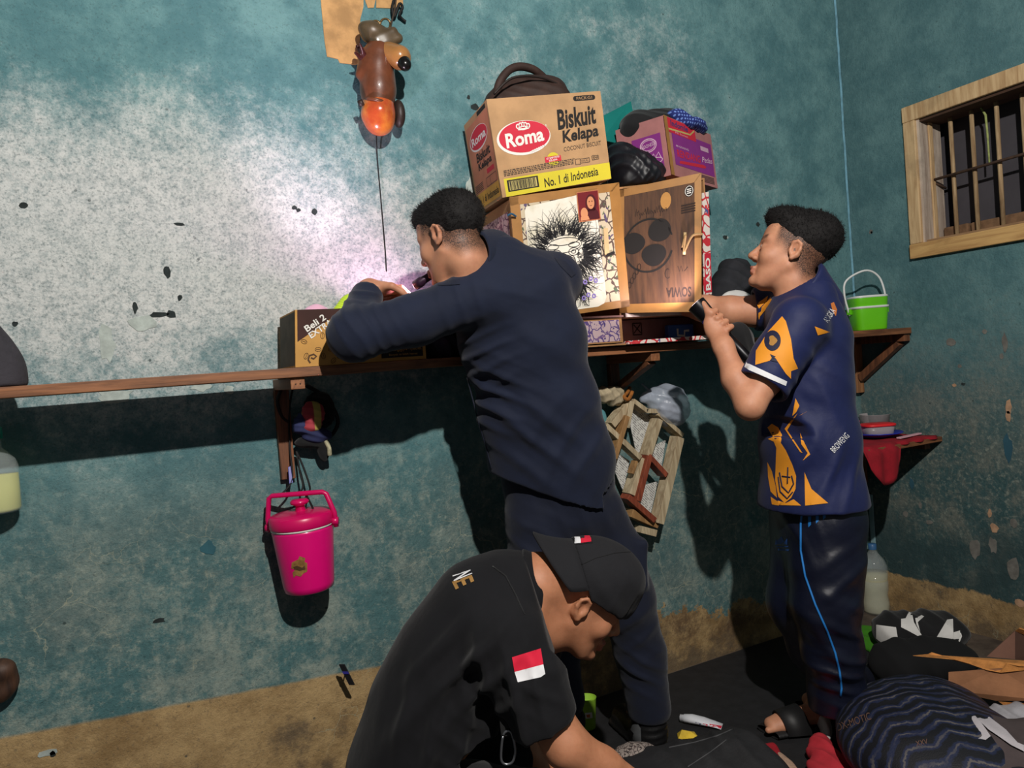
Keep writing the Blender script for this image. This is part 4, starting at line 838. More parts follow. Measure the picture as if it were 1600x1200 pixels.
decal('sticker_mark', [(458,886),(464,884),(472,887),(476,884),(477,890),(468,892),(460,890)], bv, M('sticker_brown', (84,58,34), .6), tubo, .0015, 3)
xp_ = at(463,705,D-.03); hb = cbm+ax*(Hc+.096)
for nm, P_ in [('hanging_cord', [xp_, at(468,735,2.26), at(472,765,2.23), hb+sd*(-.052)]), ('hanging_cord', [xp_, at(474,730,2.26), at(484,760,2.23), hb+sd*.03]), ('hanging_cord', [at(461,590,2.27), at(452,640,2.28), at(453,700,2.27), at(456,750,2.24), hb+sd*(-.055)]), ('hanging_cord', [hb+sd*.02, at(487,790,2.2), at(491,800,2.2)])]:
    b = MB(); b.tube(spline(P_, 6), .003, 6); b.build(nm, BC, ck, True)
o_ = slab('blue_tag', [at(452,756,2.235), at(458,754,2.235), at(454,728,2.25), at(450,730,2.25)], .004, M('blue_plastic', (58,56,150), .4), ck, .001)
# cloth bundle and cord behind it
cl = at(487,655,2.24); bd = empty('cloth_bundle', cl-Vector((0,0,.09)), 'colourful cloth bundle with dark cords hanging beside the shelf post', 'bundle')
def blp(nm, blobs, mat, seed, nz=(.004,40), h=.004):
    o_ = lump(nm, blobs, mat, bd, h, .015, [(cl,.08,(.3,0,1),.018,.004)], nz, seed); return o_
BUN = NT('striped_rag'); o_ = BUN.obj(); x_, y_, z_ = BUN.xyz(o_); BUN = BUN.out(BUN.mix(BUN.ss(BUN.math('SINE', BUN.math('MULTIPLY', x_, 120.0)), .1, .4), lin((160,54,64)), lin((178,162,84))), .85)
blp('red_yellow_rag', [(at(489,645,2.24),(.035,.03,.038)),(at(486,668,2.24),(.03,.028,.02))], BUN, 21)
blp('navy_rag', [(at(485,672,2.25),(.05,.03,.018),.0,.2),(at(470,660,2.25),(.02,.02,.035),0,.6),(at(495,682,2.25),(.045,.028,.022))], M('navy_rag', (40,46,84), .85, .3), 22)
blp('black_rag', [(at(488,690,2.26),(.05,.028,.02)),(at(506,704,2.26),(.018,.018,.035)),(at(500,640,2.27),(.05,.02,.06))], BLACK, 23)
b = MB(); b.tube(spline([at(470,600,2.27), at(445,603,2.27), at(434,625,2.27), at(440,650,2.28), at(452,660,2.28)], 6), .005, 8); b.build('cord_loop', BC, bd, True)
b = MB(); b.tube(spline([at(478,602,2.27), at(505,618,2.27), at(522,640,2.27), at(528,660,2.27), at(520,678,2.26), at(506,690,2.25)], 6), .006, 8); b.build('cord_loop', BC, bd, True)
b = MB(); b.tube(spline([at(508,688,2.24), at(514,700,2.24), at(515,712,2.24)], 4), .007, 8); b.build('striped_end', M('cream_strip', (176,170,140), .8, .4, 60), bd, True)

# ------------------------------------------------------------------ left edge of the frame
c0 = at(-22,575,2.12); tag(lump('dark_bag', [(c0,(.075,.06,.10)),(c0+Vector((-.03,0,-.03)),(.10,.07,.085)),(c0+Vector((-.02,0,.06)),(.05,.05,.11)),(c0+Vector((-.03,0,-.09)),(.11,.075,.05))], M('dark_grey_cloth', (50,48,54), .85, .2, 20, .4, 90), None, .006, .04, [(c0,.15,(1,.2,.3),.05,.006)], (.005,18), 25, zmin=SZ1+.001), 'dark grey cloth bag standing at the left end of the shelf', 'bag')
bo = at(-1,802,2.25); ob = empty('oil_bottle', bo, 'clear bottle of pale yellow oil with a green cap hanging on the left wall', 'bottle')
GLS = M('clear_plastic', (214,226,226), .06, .02, 4, alpha=.22); OIL = M('yellow_oil', (214,212,120), .06, .04, 4, alpha=.8)
b = MB(); b.lathe(bo, [(.0,0),(.046,.002),(.05,.01),(.05,.115),(.044,.135),(.018,.165),(.016,.19),(.016,.195)], (0,0,1), 28, cap=False); b.build('bottle_shell', GLS, ob, True)
b = MB(); b.lathe(bo, [(.0,.004),(.045,.005),(.048,.012),(.048,.098),(.0,.099)], (0,0,1), 28, cap=False); b.build('oil', OIL, ob, True)
b = MB(); b.lathe(bo, [(.022,.188),(.022,.215),(.019,.218),(0,.218)], (0,0,1), 24, cap=False); b.build('screw_cap', M('green_cap', (20,128,106), .4), ob, True)
b = MB(); b.tube(spline([bo+Vector((0,0,.21)), bo+Vector((-.01,.01,.30)), bo+Vector((-.012,.02,.46))], 6), .003, 6); b.build('hanging_string', BC, ob, True)
c0 = at(-4,1066,2.27); tag(lump('wooden_stub', [(c0,(.045,.03,.055)),(c0+Vector((.01,-.01,.03)),(.03,.025,.025))], wood_material('dark_knob', (40,26,20), (78,52,36), 1, 2), None, .005, .02, None, (.004,40), 27), 'dark brown wooden stub on the lower left of the wall', 'wood')
st = at(542,1054,2.24); b = MB(); b.beam(at(534,1038,2.235), at(550,1070,2.235), CR*.0085, CF*.0035); o_ = b.build('black_strip', M('black_rubber', (24,23,26), .6), None, bevel=.001); tag(o_, 'short black strip with a blue line pinned low on the wall', 'strip')
b = MB(); b.tube([at(540,1050,2.238), at(540,1050,2.31)], .002, 6); b.build('pin', M('nail_iron', (50,44,40)), o_); b = MB(); b.beam(at(539.3,1049.5,2.230), at(541,1053,2.230), CR*.0088, CF*.001); b.build('blue_line', M('blue_plastic', (58,56,150)), o_)

# ------------------------------------------------------------------ below the shelf: wooden rack, wrapped parcel, plastic bag
RY = 2.225; PWD = wood_material('weathered_wood', (150,130,100), (198,182,150), 1.3, 2, .85); RDW = wood_material('red_brown_wood', (104,46,30), (150,74,48), 1.3, 2, .6); OKW = wood_material('tan_wood', (130,96,58), (170,130,84), 1.3, 2)
NEWS = NT('newspaper'); o_ = NEWS.obj(); wv = NEWS.n('TexWave', {'Vector': o_, 'Scale': 60.0, 'Distortion': .4}, bands_direction='DIAGONAL').outputs[1]; nz_ = NEWS.noise(o_, 90, 3, .6); bl_ = NEWS.n('TexVoronoi', {'Vector': o_, 'Scale': 22.0}, distance='CHEBYCHEV').outputs[0]
NEWS = NEWS.out(NEWS.mix(NEWS.math('MULTIPLY', NEWS.ss(wv, .45, .6), NEWS.ss(nz_, .42, .55)), lin((206,206,200)), lin((128,126,124))), .9)
rk = empty('wooden_rack', at(1032,830,RY), 'small weathered wooden rack lined with newspaper hanging crooked on the wall', 'rack')
def rail(nm, p, q, wpx, dep, mat, dy=0.0):
    a, c = at(p[0], p[1], RY+dy), at(q[0], q[1], RY+dy); t_ = (c-a).normalized(); w_ = t_.cross(Vector((0,1,0))).normalized()*(wpx*.5/470); b = MB(); b.beam(a, c, w_, Vector((0,dep/2,0))); return b.build(nm, mat, rk, bevel=.0015)
rail('side_rail', (1058,683), (1026,817), 15, .05, PWD, -.02); rail('side_rail', (952,664), (978,632), 12, .05, PWD)
rail('post', (1026,655), (1008,712), 11, .05, PWD, -.01); rail('post', (1010,712), (992,782), 10, .05, RDW, -.022); rail('post', (982,627), (974,668), 10, .05, PWD, -.01); rail('post', (976,650), (956,716), 9, .045, OKW, -.02)
rail('post', (1001,716), (982,772), 12, .05, PWD, -.005)
rail('cross_rail', (984,626), (1006,642), 8, .05, PWD); rail('cross_rail', (1004,642), (1023,642), 8, .05, PWD); rail('cross_rail', (1022,646), (1060,680), 8, .06, PWD)
rail('cross_rail', (942,664), (996,715), 9, .045, PWD, -.015); rail('cross_rail', (1009,712), (1036,742), 9, .05, RDW, -.02); rail('cross_rail', (976,775), (1018,812), 10, .05, RDW, -.025); rail('cross_rail', (980,800), (1022,818), 14, .06, OKW, .0); rail('foot_block', (997,826), (1020,832), 12, .05, PWD, .0)
rail('brace', (972,688), (990,706), 6, .03, OKW, -.02); rail('brace', (992,720), (985,740), 5, .03, OKW, -.02)
for poly in [[(952,664),(980,634),(975,660),(962,680)],[(982,650),(1020,648),(1004,708),(994,706)],[(984,634),(1006,646),(1020,648),(984,664)],[(962,706),(984,720),(974,768),(958,730)],[(1022,696),(1040,688),(1034,728),(1016,712)],[(1000,760),(1028,752),(1016,806),(994,790)]]:
    V = [at(x, y, RY+.03) for x, y in poly]; n = len(V); b = MB(); b.add(V+[v+Vector((0,.003,0)) for v in V], [tuple(range(n)), tuple(range(2*n-1,n-1,-1))]+[(k, (k+1) % n, (k+1) % n+n, k+n) for k in range(n)]); b.build('newspaper_lining', NEWS, rk)
c0 = at(951,618,2.23); tag(lump('paper_parcel', [(c0,(.065,.035,.033),0,.25),(c0+Vector((.03,0,-.005)),(.035,.03,.035))], M('crumpled_newsprint', (170,156,128), .9, .2, 30), None, .004, .015, [(c0,.09,(1,0,.4),.03,.006),(c0,.09,(-.3,0,1),.028,.005)], (.003,50), 31), 'crumpled newspaper parcel wedged above the wooden rack', 'parcel')
c0 = at(936,655,2.26); tag(lump('teal_pouch', [(c0,(.03,.025,.04),0,.3)], M('teal_plastic2', (92,150,160), .4), None, .004, .015, None, (.003,50), 32), 'pale teal pouch beside the man in navy uniform under the parcel', 'pouch')
b = MB(); b.tube(spline([at(984,606,2.25), at(980,614,2.22), at(975,620,2.2), at(982,624,2.19), at(988,612,2.2)], 4), .007, 8); tag(b.build('orange_tassel', M('orange_thread', (150,92,36), .9, .4, 60), None, True), 'orange brown tassel at the foot of the shelf strut', 'tassel')
PLB = M('cloudy_plastic', (196,206,222), .22, .1, 10, bump=.6, bscale=45, alpha=.5); c0 = at(1044,630,2.22)
pb = lump('plastic_bag', [(c0,(.085,.06,.07)),(c0+Vector((.015,0,-.03)),(.07,.06,.06)),(c0+Vector((-.02,0,.035)),(.06,.04,.03)),(c0+Vector((-.09,.02,.03)),(.03,.02,.015),0,-.5)], PLB, None, .005, .03, [(c0,.12,(.35,0,1),.025,.005),(c0,.12,(.9,0,.6),.05,.006)], (.004,45), 33); tag(pb, 'cloudy translucent plastic bag hanging behind the wooden rack', 'bag')
lump('bag_contents', [(c0+Vector((.01,0,-.02)),(.055,.035,.04))], M('grey_stuff', (150,152,164), .8, .3, 20), pb, .006, .02, None, (.004,40), 34)
b = MB(); b.tube(spline([at(1003,600,2.26), at(1010,606,2.24), at(1022,618,2.21)], 4), .004, 6); b.build('bag_handle', PLB, pb, True)

# ------------------------------------------------------------------ right corner: lunch box
LG = M('lime_plastic', (104,200,28), .35, .06, 4, coat=.2); WPL = M('white_plastic', (222,224,222), .4, .05, 4)
bc = Vector((at(1357,503,2.14).x, 2.14, SZ1+.001)); lb = empty('lunch_box', bc, 'lime green two-tier lunch box with white handle on the corner shelf', 'lunch box')
wv = CR - Vector((0,0,1))*CR.z; wv.normalize()
def tier(nm, z0, z1, w0, w1, mat): b = MB(); b.lathe(bc, [(w0*.97,z0),(w0,z0+.004),(w1,z1-.003),(w1,z1)], (0,0,1), 32, 1, .8, wv, pw=4.0); return b.build(nm, mat, lb, True)
tier('lower_tier', 0, .095, .066, .074, LG); tier('upper_tier', .102, .142, .073, .075, LG); tier('middle_rim', .094, .104, .078, .078, WPL); tier('lid_rim', .140, .150, .077, .075, WPL)
b = MB(); b.tube(spline([bc-wv*.080+Vector((0,0,.07)), bc-wv*.098+Vector((0,0,.16)), bc-wv*.085+Vector((0,0,.225)), bc-wv*.01+Vector((0,-.01,.262)), bc+wv*.055+Vector((0,0,.235)), bc+wv*.078+Vector((0,0,.17)), bc+wv*.082+Vector((0,0,.09))], 6), .0045, 8); b.build('bail_handle', WPL, lb, True)
for s_ in (-1, 1): b = MB(); b.box(bc+wv*s_*.081+Vector((0,0,.085)), (.006,.01,.012)); b.build('side_clip', LG, lb, bevel=.002)
# lower corner shelf
z2 = .820; ls = empty('corner_shelf', (2.8, 2.1, z2-.02), 'short wooden shelf low in the right corner under a red cloth', 'shelf')
b = MB(); b.box((2.80, 2.11, z2-.010), (.236, .19, .010)); b.build('plank', WOOD, ls, bevel=.002)
b = MB(); b.box((3.0, 2.13, z2-.036), (.018, .165, .015)); b.build('bracket_arm', WOODV, ls); b = MB(); b.box((3.0, D-.012, z2-.13), (.02, .012, .1)); b.build('bracket_post', WOODV, ls)
b = MB(); b.box((2.62, 2.13, z2-.036), (.018, .165, .015)); b.build('bracket_arm', WOODV, ls)
# red cloth draped over the front edge
REDC = M('red_cloth', (150,18,34), .92, .15, 20, .25, 120); V = []; F = []; NX, NY = 30, 26
yf = 1.912
for j in range(NY):
    for i in range(NX):
        u, v = i/(NX-1), j/(NY-1); x = 2.53+.478*u; L_ = .30+(.15*math.sin(math.pi*min(1,max(0,(u-.02)/.46)))**.6 if u < .48 else .0)
        if u > .48: L_ = .30
        s_ = v*L_; yb = 2.215
        if s_ < .295: y_, z_ = yb-s_, z2+.008+.0022*math.sin(u*26+v*6)
        else: y_, z_ = yf+.008-.012*min(1,(s_-.295)/.02)+.007*math.sin(u*32), z2+.002-(s_-.295)
        V.append((x, y_, z_)); 
F = [(j*NX+i, (j+1)*NX+i, (j+1)*NX+i+1, j*NX+i+1) for j in range(NY-1) for i in range(NX-1)]
rc = mesh('red_cloth', V, F, REDC, None, True); sm = rc.modifiers.new('s','SOLIDIFY'); sm.thickness = .003; sm.offset = -1; tag(rc, 'red cloth spread over the low corner shelf', 'cloth')
zc = z2+.012
def dish(nm, c, prof, mat, label, cat, sx=1, sy=1, pw=2.0): b = MB(); b.lathe(c, prof, (0,0,1), 36, sx, sy, wv, pw=pw, cap=False); return tag(b.build(nm, mat, None, True), label, cat)
cp = Vector((at(1369,664,2.09).x, 2.09, zc)); dish('plate', cp, [(0,0),(.06,0),(.07,.004),(.100,.016),(.104,.018),(.102,.021),(.07,.010),(0,.007)], M('blue_plastic_plate', (36,50,164), .35, .05, 4), 'blue plastic plate on the red cloth', 'plate')
FRO = M('frosted_plastic', (200,190,192), .3, .05, 6, alpha=.5); cc = cp+Vector((.008,0,.0085))
tb = dish('food_container', cc, [(0,0),(.055,0),(.058,.004),(.064,.038),(.0635,.038),(.056,.005),(0,.003)], FRO, 'frosted food container with red lid on the blue plate', 'container', 1, .8, 3.2)
b = MB(); b.lathe(cc, [(.066,.0375),(.069,.0385),(.069,.046),(.062,.049),(0,.050)], (0,0,1), 36, 1, .8, wv, pw=3.2, cap=False); b.build('red_lid', M('red_lid', (222,40,44), .4, .05, 4), tb, True)
c0 = Vector((at(1366,640,2.215).x, 2.215, zc)); dish('clear_tub', c0, [(0,0),(.055,0),(.065,.078),(.068,.08),(.064,.08),(.054,.004),(0,.004)], FRO, 'clear tub behind the red-lidded container on the low shelf', 'tub')
c0 = Vector((at(1413,655,2.14).x, 2.16, zc)); dish('clear_bowl', c0, [(0,0),(.045,0),(.062,.055),(.065,.057),(.061,.057),(.044,.004),(0,.004)], FRO, 'clear bowl at the right end of the low shelf', 'bowl', 1, .9)
c0 = Vector((at(1326,650,2.20).x, 2.20, zc)); dish('pink_cup', c0, [(0,0),(.034,0),(.044,.068),(.042,.068),(.033,.004),(0,.004)], M('pink_cup', (214,74,150), .4, .05, 4), 'pink plastic cup half hidden behind the man in the blue and orange shirt', 'cup')
b = MB(); b.beam((c.x if False else at(1405,673,1.96).x,1.965,zc+.004), (at(1436,664,1.985).x,1.985,zc+.004), (.0,.010,0), (0,0,.003)); tag(b.build('striped_handle', M('white_pink', (226,180,190), .5, .1), None, bevel=.001), 'pale pink handle lying on the red cloth', 'handle')
# water bottle on the floor in the corner
wb0 = Vector((2.968, 2.238, .001)); wb = empty('water_bottle', wb0, 'large clear plastic water bottle half full on the floor in the corner', 'bottle')
PET = M('pet_plastic', (214,224,224), .08, .02, 4, alpha=.22); prof = [(.0,.012),(.03,.004),(.05,.0),(.056,.012),(.058,.05),(.053,.085),(.058,.115),(.058,.15),(.054,.155),(.058,.165),(.058,.215),(.046,.245),(.022,.275),(.016,.288),(.016,.305)]
b = MB(); b.lathe(wb0, prof, (0,0,1), 32, cap=False); b.build('bottle_shell', PET, wb, True)
b = MB(); b.lathe(wb0, [(0,.014),(.05,.004),(.054,.013),(.056,.05),(.051,.085),(.056,.115),(.056,.15),(.0562,.185),(0,.186)], (0,0,1), 32, cap=False); b.build('water', M('cloudy_water', (206,202,166), .08, .1, 12, alpha=.62), wb, True)
b = MB(); b.lathe(wb0, [(.018,.292),(.018,.315),(.015,.318),(0,.318)], (0,0,1), 24, cap=False); b.build('screw_cap', M('blue_cap', (60,104,150), .4), wb, True)
b = MB(); b.box((XR-.004, D-.02, .40), (.003,.012,.13)); tag(b.build('tape_strip', M('milky_tape', (140,170,176), .3, .2), None, bevel=.002), 'pale vertical strip of tape in the corner above the water bottle', 'tape')
# ------------------------------------------------------------------ people
def skin_material(name, a, b):
    t = NT(name); o = t.obj(); n = t.noise(o, 18, 6, .6); fine = t.noise(o, 260, 3, .6)
    c = t.mix(t.ss(n, .3, .7), lin(a), lin(b)); at_ = t.n('Attribute', attribute_name='tint').outputs[0]; r, g, bl = t.n('SeparateColor', {0: at_}).outputs[:3]
    st = t.math('MULTIPLY', r, t.ss(t.noise(o, 420, 2, .6), .30, .62)); st = t.math('ADD', t.math('MULTIPLY', st, .55), t.math('MULTIPLY', r, .42))
    c = t.mix(st, c, lin((20,16,15))); c = t.mix(g, c, lin((150,76,70)))
    return t.out(c, .58, fine, .12, .002, Subsurface_Weight=.08, Subsurface_Scale=.008)
SKIN1 = skin_material('skin_a', (176,120,92), (194,138,106)); SKIN2 = skin_material('skin_b', (166,110,78), (188,128,94)); SKIN3 = skin_material('skin_c', (184,126,96), (202,144,112))
HAIR = NT('black_hair'); o_ = HAIR.obj(); n_ = HAIR.noise(o_, 150, 4, .6); HAIR = HAIR.out(HAIR.mix(n_, lin((10,9,9)), lin((26,23,23))), .75, n_, .5, .003, Specular_IOR_Level=.25)
def cloth_material(name, col, rough=.85, var=.12, weave=900, spec=.3, sheen=.1):
    t = NT(name); o = t.obj(); n = t.noise(o, 7, 5, .6); c0 = lin(col); c = t.mix(t.ss(n, .3, .7), tuple(x*(1-var) for x in c0[:3])+(1,), tuple(x*(1+var) for x in c0[:3])+(1,))
    b1 = t.math('ADD', t.noise(o, 14, 3, .5), t.math('MULTIPLY', t.noise(o, weave, 2, .5), .10)); m_ = t.out(c, rough, b1, .35, .012); t.b.inputs['Sheen Weight'].default_value = sheen; t.b.inputs['Specular IOR Level'].default_value = spec; return m_

class Head:
    def __init__(s, C, fwd, up, k=1.0):
        s.C = Vector(C); s.f = Vector(fwd).normalized(); s.u = (Vector(up)-s.f*Vector(up).dot(s.f)).normalized(); s.s = s.u.cross(s.f); s.k = k
        s.R = np.array([list(s.f), list(s.s), list(s.u)])
    def p(s, f, sd, u): return s.C + (s.f*f+s.s*sd+s.u*u)*s.k
    def loc(s, V): return ((V-np.array(s.C)) @ s.R.T)/s.k
    def ell(s, F, c, r, k=.02, mode='add', R=None): F.ell(s.p(*c), [x*s.k for x in r], s.R if R is None else R, k, mode)
    def cone(s, F, a, b, ra, rb, k=.012, mode='add', sq=None): F.cone(s.p(*a), s.p(*b), ra*s.k, rb*s.k, k, sq, mode)
    def build(s, F):
        E = s.ell; Cn = s.cone
        E(F, (-.012,0,.048), (.098,.076,.082), .02); E(F, (.030,0,-.012), (.064,.064,.088), .03); E(F, (.050,0,.055), (.042,.056,.045), .03)
        E(F, (.040,0,-.070), (.048,.047,.045), .02)
        for q in (-1, 1):
            Cn(F, (-.002,q*.050,-.040), (.058,q*.020,-.098), .020, .017, .02); E(F, (.062,q*.040,-.022), (.024,.024,.026), .02)
            Cn(F, (.086,q*.012,.026), (.072,q*.046,.026), .010, .009, .015)
            E(F, (.100,q*.032,.004), (.014,.017,.010), .012, 'sub'); E(F, (.078,q*.032,.003), (.015,.016,.013), .006)
            E(F, (.099,q*.013,-.030), (.011,.008,.008), .006)
        E(F, (.082,0,-.098), (.018,.022,.017), .015)
        Cn(F, (.088,0,.020), (.112,0,-.020), .008, .011, .010); E(F, (.112,0,-.024), (.012,.012,.010), .006)
        Cn(F, (.094,-.018,-.061), (.094,.018,-.061), .006, .006, .006); Cn(F, (.101,-.006,-.059), (.101,.006,-.059), .006, .006, .006); Cn(F, (.096,-.014,-.073), (.096,.014,-.073), .007, .007, .006)
        Cn(F, (.106,-.02,-.0665), (.106,.02,-.0665), .0022, .0022, .002, 'sub')
        for q in (-1, 1):                                   # ears: shell, hollow, rim and lobe
            ax = np.array([list(s.s*q), list((s.f*.25+s.u).normalized()), list((s.f-s.u*.25).normalized())])
            F.ell(s.p(-.010, q*.077, .003), [x*s.k for x in (.009,.027,.017)], ax, .008); F.ell(s.p(-.007, q*.086, .004), [x*s.k for x in (.008,.017,.009)], ax, .004, 'sub')
            rim = [(.004,.079,.014),(.002,.083,.025),(-.009,.086,.030),(-.021,.087,.022),(-.023,.086,.006),(-.016,.083,-.011),(-.006,.080,-.022)]
            for a, b_ in zip(rim[:-1], rim[1:]): Cn(F, (a[0],q*a[1],a[2]), (b_[0],q*b_[1],b_[2]), .0045, .0045, .004)
            E(F, (-.005,q*.079,-.021), (.007,.005,.008), .006); Cn(F, (.006,q*.078,.002), (.004,q*.079,-.010), .005, .004, .004)
    def tint(s, V, fade=True):
        L = s.loc(V); f, sd, u = L[:,0], np.abs(L[:,1]), L[:,2]; near = (np.linalg.norm(L, axis=1) < .2)
        ss = lambda x, a, b: np.clip((x-a)/(b-a), 0, 1)
        r = np.zeros(len(V))
        if fade:
            low = -.072+ .085*ss(f, -.05, .035)               # hairline rises from nape to temple
            r = ss(u, low-.012, low+.026)*ss(f, .060, .046)*near; r *= 1-((np.abs(f+.008) < .028) & (sd > .079))
        brow = ss(sd, .010, .016)*ss(sd, .055, .048)*ss(np.abs(u-.031-.004*ss(sd,.01,.04)), .008, .004)*ss(f, .055, .065)*near
        lip = ss(np.abs(u+.0665), .015, .009)*ss(sd, .026, .018)*ss(f, .088, .094)*near
        return np.stack([np.clip(r+brow*.9, 0, 1), lip*.7, np.zeros(len(V)), np.ones(len(V))], 1)
    def hair(s, name, parent, mat, cfg, h=.003, seed=1, strands=6500):
        lo = [s.p(f, q, u) for f in (-.15,.15) for q in (-.12,.12) for u in (-.12,.18)]; F = field_for(lo, h, .0)
        cfg(s, F); V, Q = F.mesh(); V = relax(V, Q, 1); N = vnormals(V, Q)
        L = s.loc(V); ph = np.arctan2(L[:,1], L[:,0]+.02)
        V = V + N*(0*ph+.0022*wob(V, 120, seed+1)+.002*wob(V, 50, seed+2))[:,None]
        # short tapered locks standing out of the hair
        r = np.random.default_rng(seed); pick = r.integers(0, len(V), strands); T3 = []; VV = [V]; b0 = len(V); comb = np.array(s.f*.5+s.u*.35)
        l = r.uniform(.005, .016, strands)[:,None]; d = N[pick]*.45+comb*.55+r.normal(size=(strands,3))*.22; d /= np.linalg.norm(d, axis=1)[:,None]
        sdv = np.cross(d, r.normal(size=(strands,3))); sdv /= np.linalg.norm(sdv, axis=1)[:,None]; A = V[pick]-N[pick]*.002
        VV += [A-sdv*.0008, A+sdv*.0008, A+d*l]; i = np.arange(strands); tri = np.stack([b0+i, b0+strands+i, b0+2*strands+i, b0+2*strands+i], 1)
        V2 = np.concatenate(VV); faces = [list(map(int, q)) for q in Q]+[[int(a), int(b_), int(c)] for a, b_, c, _ in tri]
        return mesh(name, V2, faces, mat, parent, True)

def hand(F, wrist, d, n, th, curl=(.5,.6,.4), k=1.0, thumb=(.3,.6), spread=.06):
    """wrist point, finger direction d, palm-facing normal n, thumb side th; curl = bend at the three finger joints"""
    w = Vector(wrist); d = Vector(d).normalized(); n = (Vector(n)-d*Vector(n).dot(d)).normalized(); s_ = n.cross(d)
    if s_.dot(Vector(th)) < 0: s_ = -s_
    R = np.array([list(d), list(s_), list(n)])
    F.ell(w+d*.048*k, (.050*k,.040*k,.0165*k), R, .012); F.cone(w-d*.01, w+d*.03*k, .026*k, .026*k, .015, (n, .72)); F.ell(w+d*.030*k+s_*.022*k+n*.008, (.030*k,.018*k,.014*k), R, .012)
    for i, (off, L_) in enumerate([(.029,.072),(.010,.080),(-.010,.074),(-.028,.058)]):
        p_ = w+d*(.088-.004*abs(i-1))*k+s_*off*k; a = 0; dd = (d+s_*(off*spread/.03)).normalized(); rr_ = (.0092 if i < 3 else .008)*k
        for j, (fr_, cu) in enumerate(zip((.45,.32,.23), curl)):
            a += cu*(1+.06*i); q = p_+(dd*math.cos(a)+n*math.sin(a))*L_*fr_*k; F.cone(p_, q, rr_*(1-.08*j), rr_*(1-.08*(j+1)), .004); p_ = q
    p_ = w+d*.022*k+s_*.030*k; a0, a1 = thumb
    q = p_+(d*.65+s_*.65+n*.35*a0).normalized()*.038*k; F.cone(p_, q, .0135*k, .011*k, .008); q2 = q+(d*.9+s_*.1*(1-a1)+n*a1*.8).normalized()*.032*k; F.cone(q, q2, .0105*k, .0095*k, .005); q3 = q2+(d*.85-s_*.15*a1+n*a1).normalized()*.024*k; F.cone(q2, q3, .0095*k, .008*k, .004)

def body_obj(F, mat, parent, head, fade=True):
    V, Q = F.mesh(); V = relax(V, Q, 1, .4); o = mesh('body', V, Q, mat, parent, True)
    ca = o.data.color_attributes.new('tint', 'FLOAT_COLOR', 'POINT'); ca.data.foreach_set('color', head.tint(V, fade).astype(np.float32).ravel()); return o
def garment(name, F, mat, parent, fold=(), nz=(.002, 14), seed=1, rel=2):
    V, Q = F.mesh(); V = relax(V, Q, rel); N = vnormals(V, Q); V = V+N*(nz[0]*wob(V, nz[1], seed))[:,None]
    if fold: V = folds(V, Q, fold, seed)
    return mesh(name, V, Q, mat, parent, True)
A = atd

# ================================================================== man in the navy uniform (back to the camera)
NAVY = cloth_material('navy_uniform', (17,25,46), .82); NAVYT = cloth_material('navy_trousers', (16,22,40), .85); LEATH = M('black_leather', (20,20,21), .5, .2, 20, .3, 60)
rt1 = onZ(960,1150); p1 = empty('person', (rt1.x, rt1.y, 0), 'man in navy uniform leaning over the shelf, back turned, torch in his mouth', 'person')
th, al = math.radians(33), math.radians(-17)
fw1 = (-CR*math.cos(th)+CF*math.sin(th))*math.cos(al)+CU*math.sin(al); H1 = Head(A(706,377,2.06), fw1, CU, .96)
J = dict(neck=A(752,404,2.10), chest=A(806,500,2.14), waist=A(842,640,2.18), pel=A(872,765,2.22), shL=A(735,462,2.05), elL=A(548,522,1.94), wrL=A(578,450,2.12), shR=A(868,440,2.20), elR=A(738,502,2.30), wrR=A(655,485,2.20),
  hipL=A(838,800,2.20), knL=A(848,935,2.21), anL=A(880,1090,2.27), hipR=A(920,785,2.26), knR=A(978,935,2.30), anR=A(1013,1105,2.345))
pts = list(J.values())+[H1.p(0,0,.14), H1.p(.13,0,0), H1.p(-.12,0,0), onZ(1010,1170), onZ(880,1150), A(610,480,2.15)]
F = field_for(pts, .0042, .10); H1.build(F)
F.chain([(H1.p(-.025,0,-.02),.052),(H1.p(-.030,0,-.075),.051),(J['neck'],.055)], .02)
F.chain([(J['neck'],.055),(A(778,440,2.12),.066)], .02); F.chain([(A(790,465,2.13),.075),(J['chest'],.092),(J['waist'],.092),(J['pel'],.098)], .06, (CR,1.45))
F.cone(J['shL'], J['shR'], .055, .055, .05); F.chain([(J['shL'],.052),(J['elL'],.042),(J['wrL'],.028)], .02); F.chain([(J['shR'],.052),(J['elR'],.042),(J['wrR'],.028)], .02)
for q in 'LR': F.chain([(J['hip'+q],.085),(J['kn'+q],.058),(J['an'+q],.042)], .03); F.cone(J['an'+q], J['an'+q]+Vector((.02,.10,-.06)), .04, .03, .02)
hand(F, J['wrL'], (A(604,452,2.15)-J['wrL'])+CR*.02, CU*-1-CF*.1, -CF, (.75,.8,.4)); hand(F, J['wrR'], (A(600,470,2.16)-J['wrR']), CU*-.6+CF*.6, CU, (.35,.5,.4))
body_obj(F, SKIN1, p1, H1)
def hair1(s, F):
    s.ell(F, (-.016,0,.062), (.104,.081,.084), .01); s.ell(F, (.045,0,.092), (.062,.066,.042), .02); s.ell(F, (-.042,0,.050), (.064,.067,.066), .02)
    s.ell(F, (.122,0,-.002), (.056,.10,.076), .008, 'sub')
H1.hair('hair', p1, HAIR, hair1, seed=4)
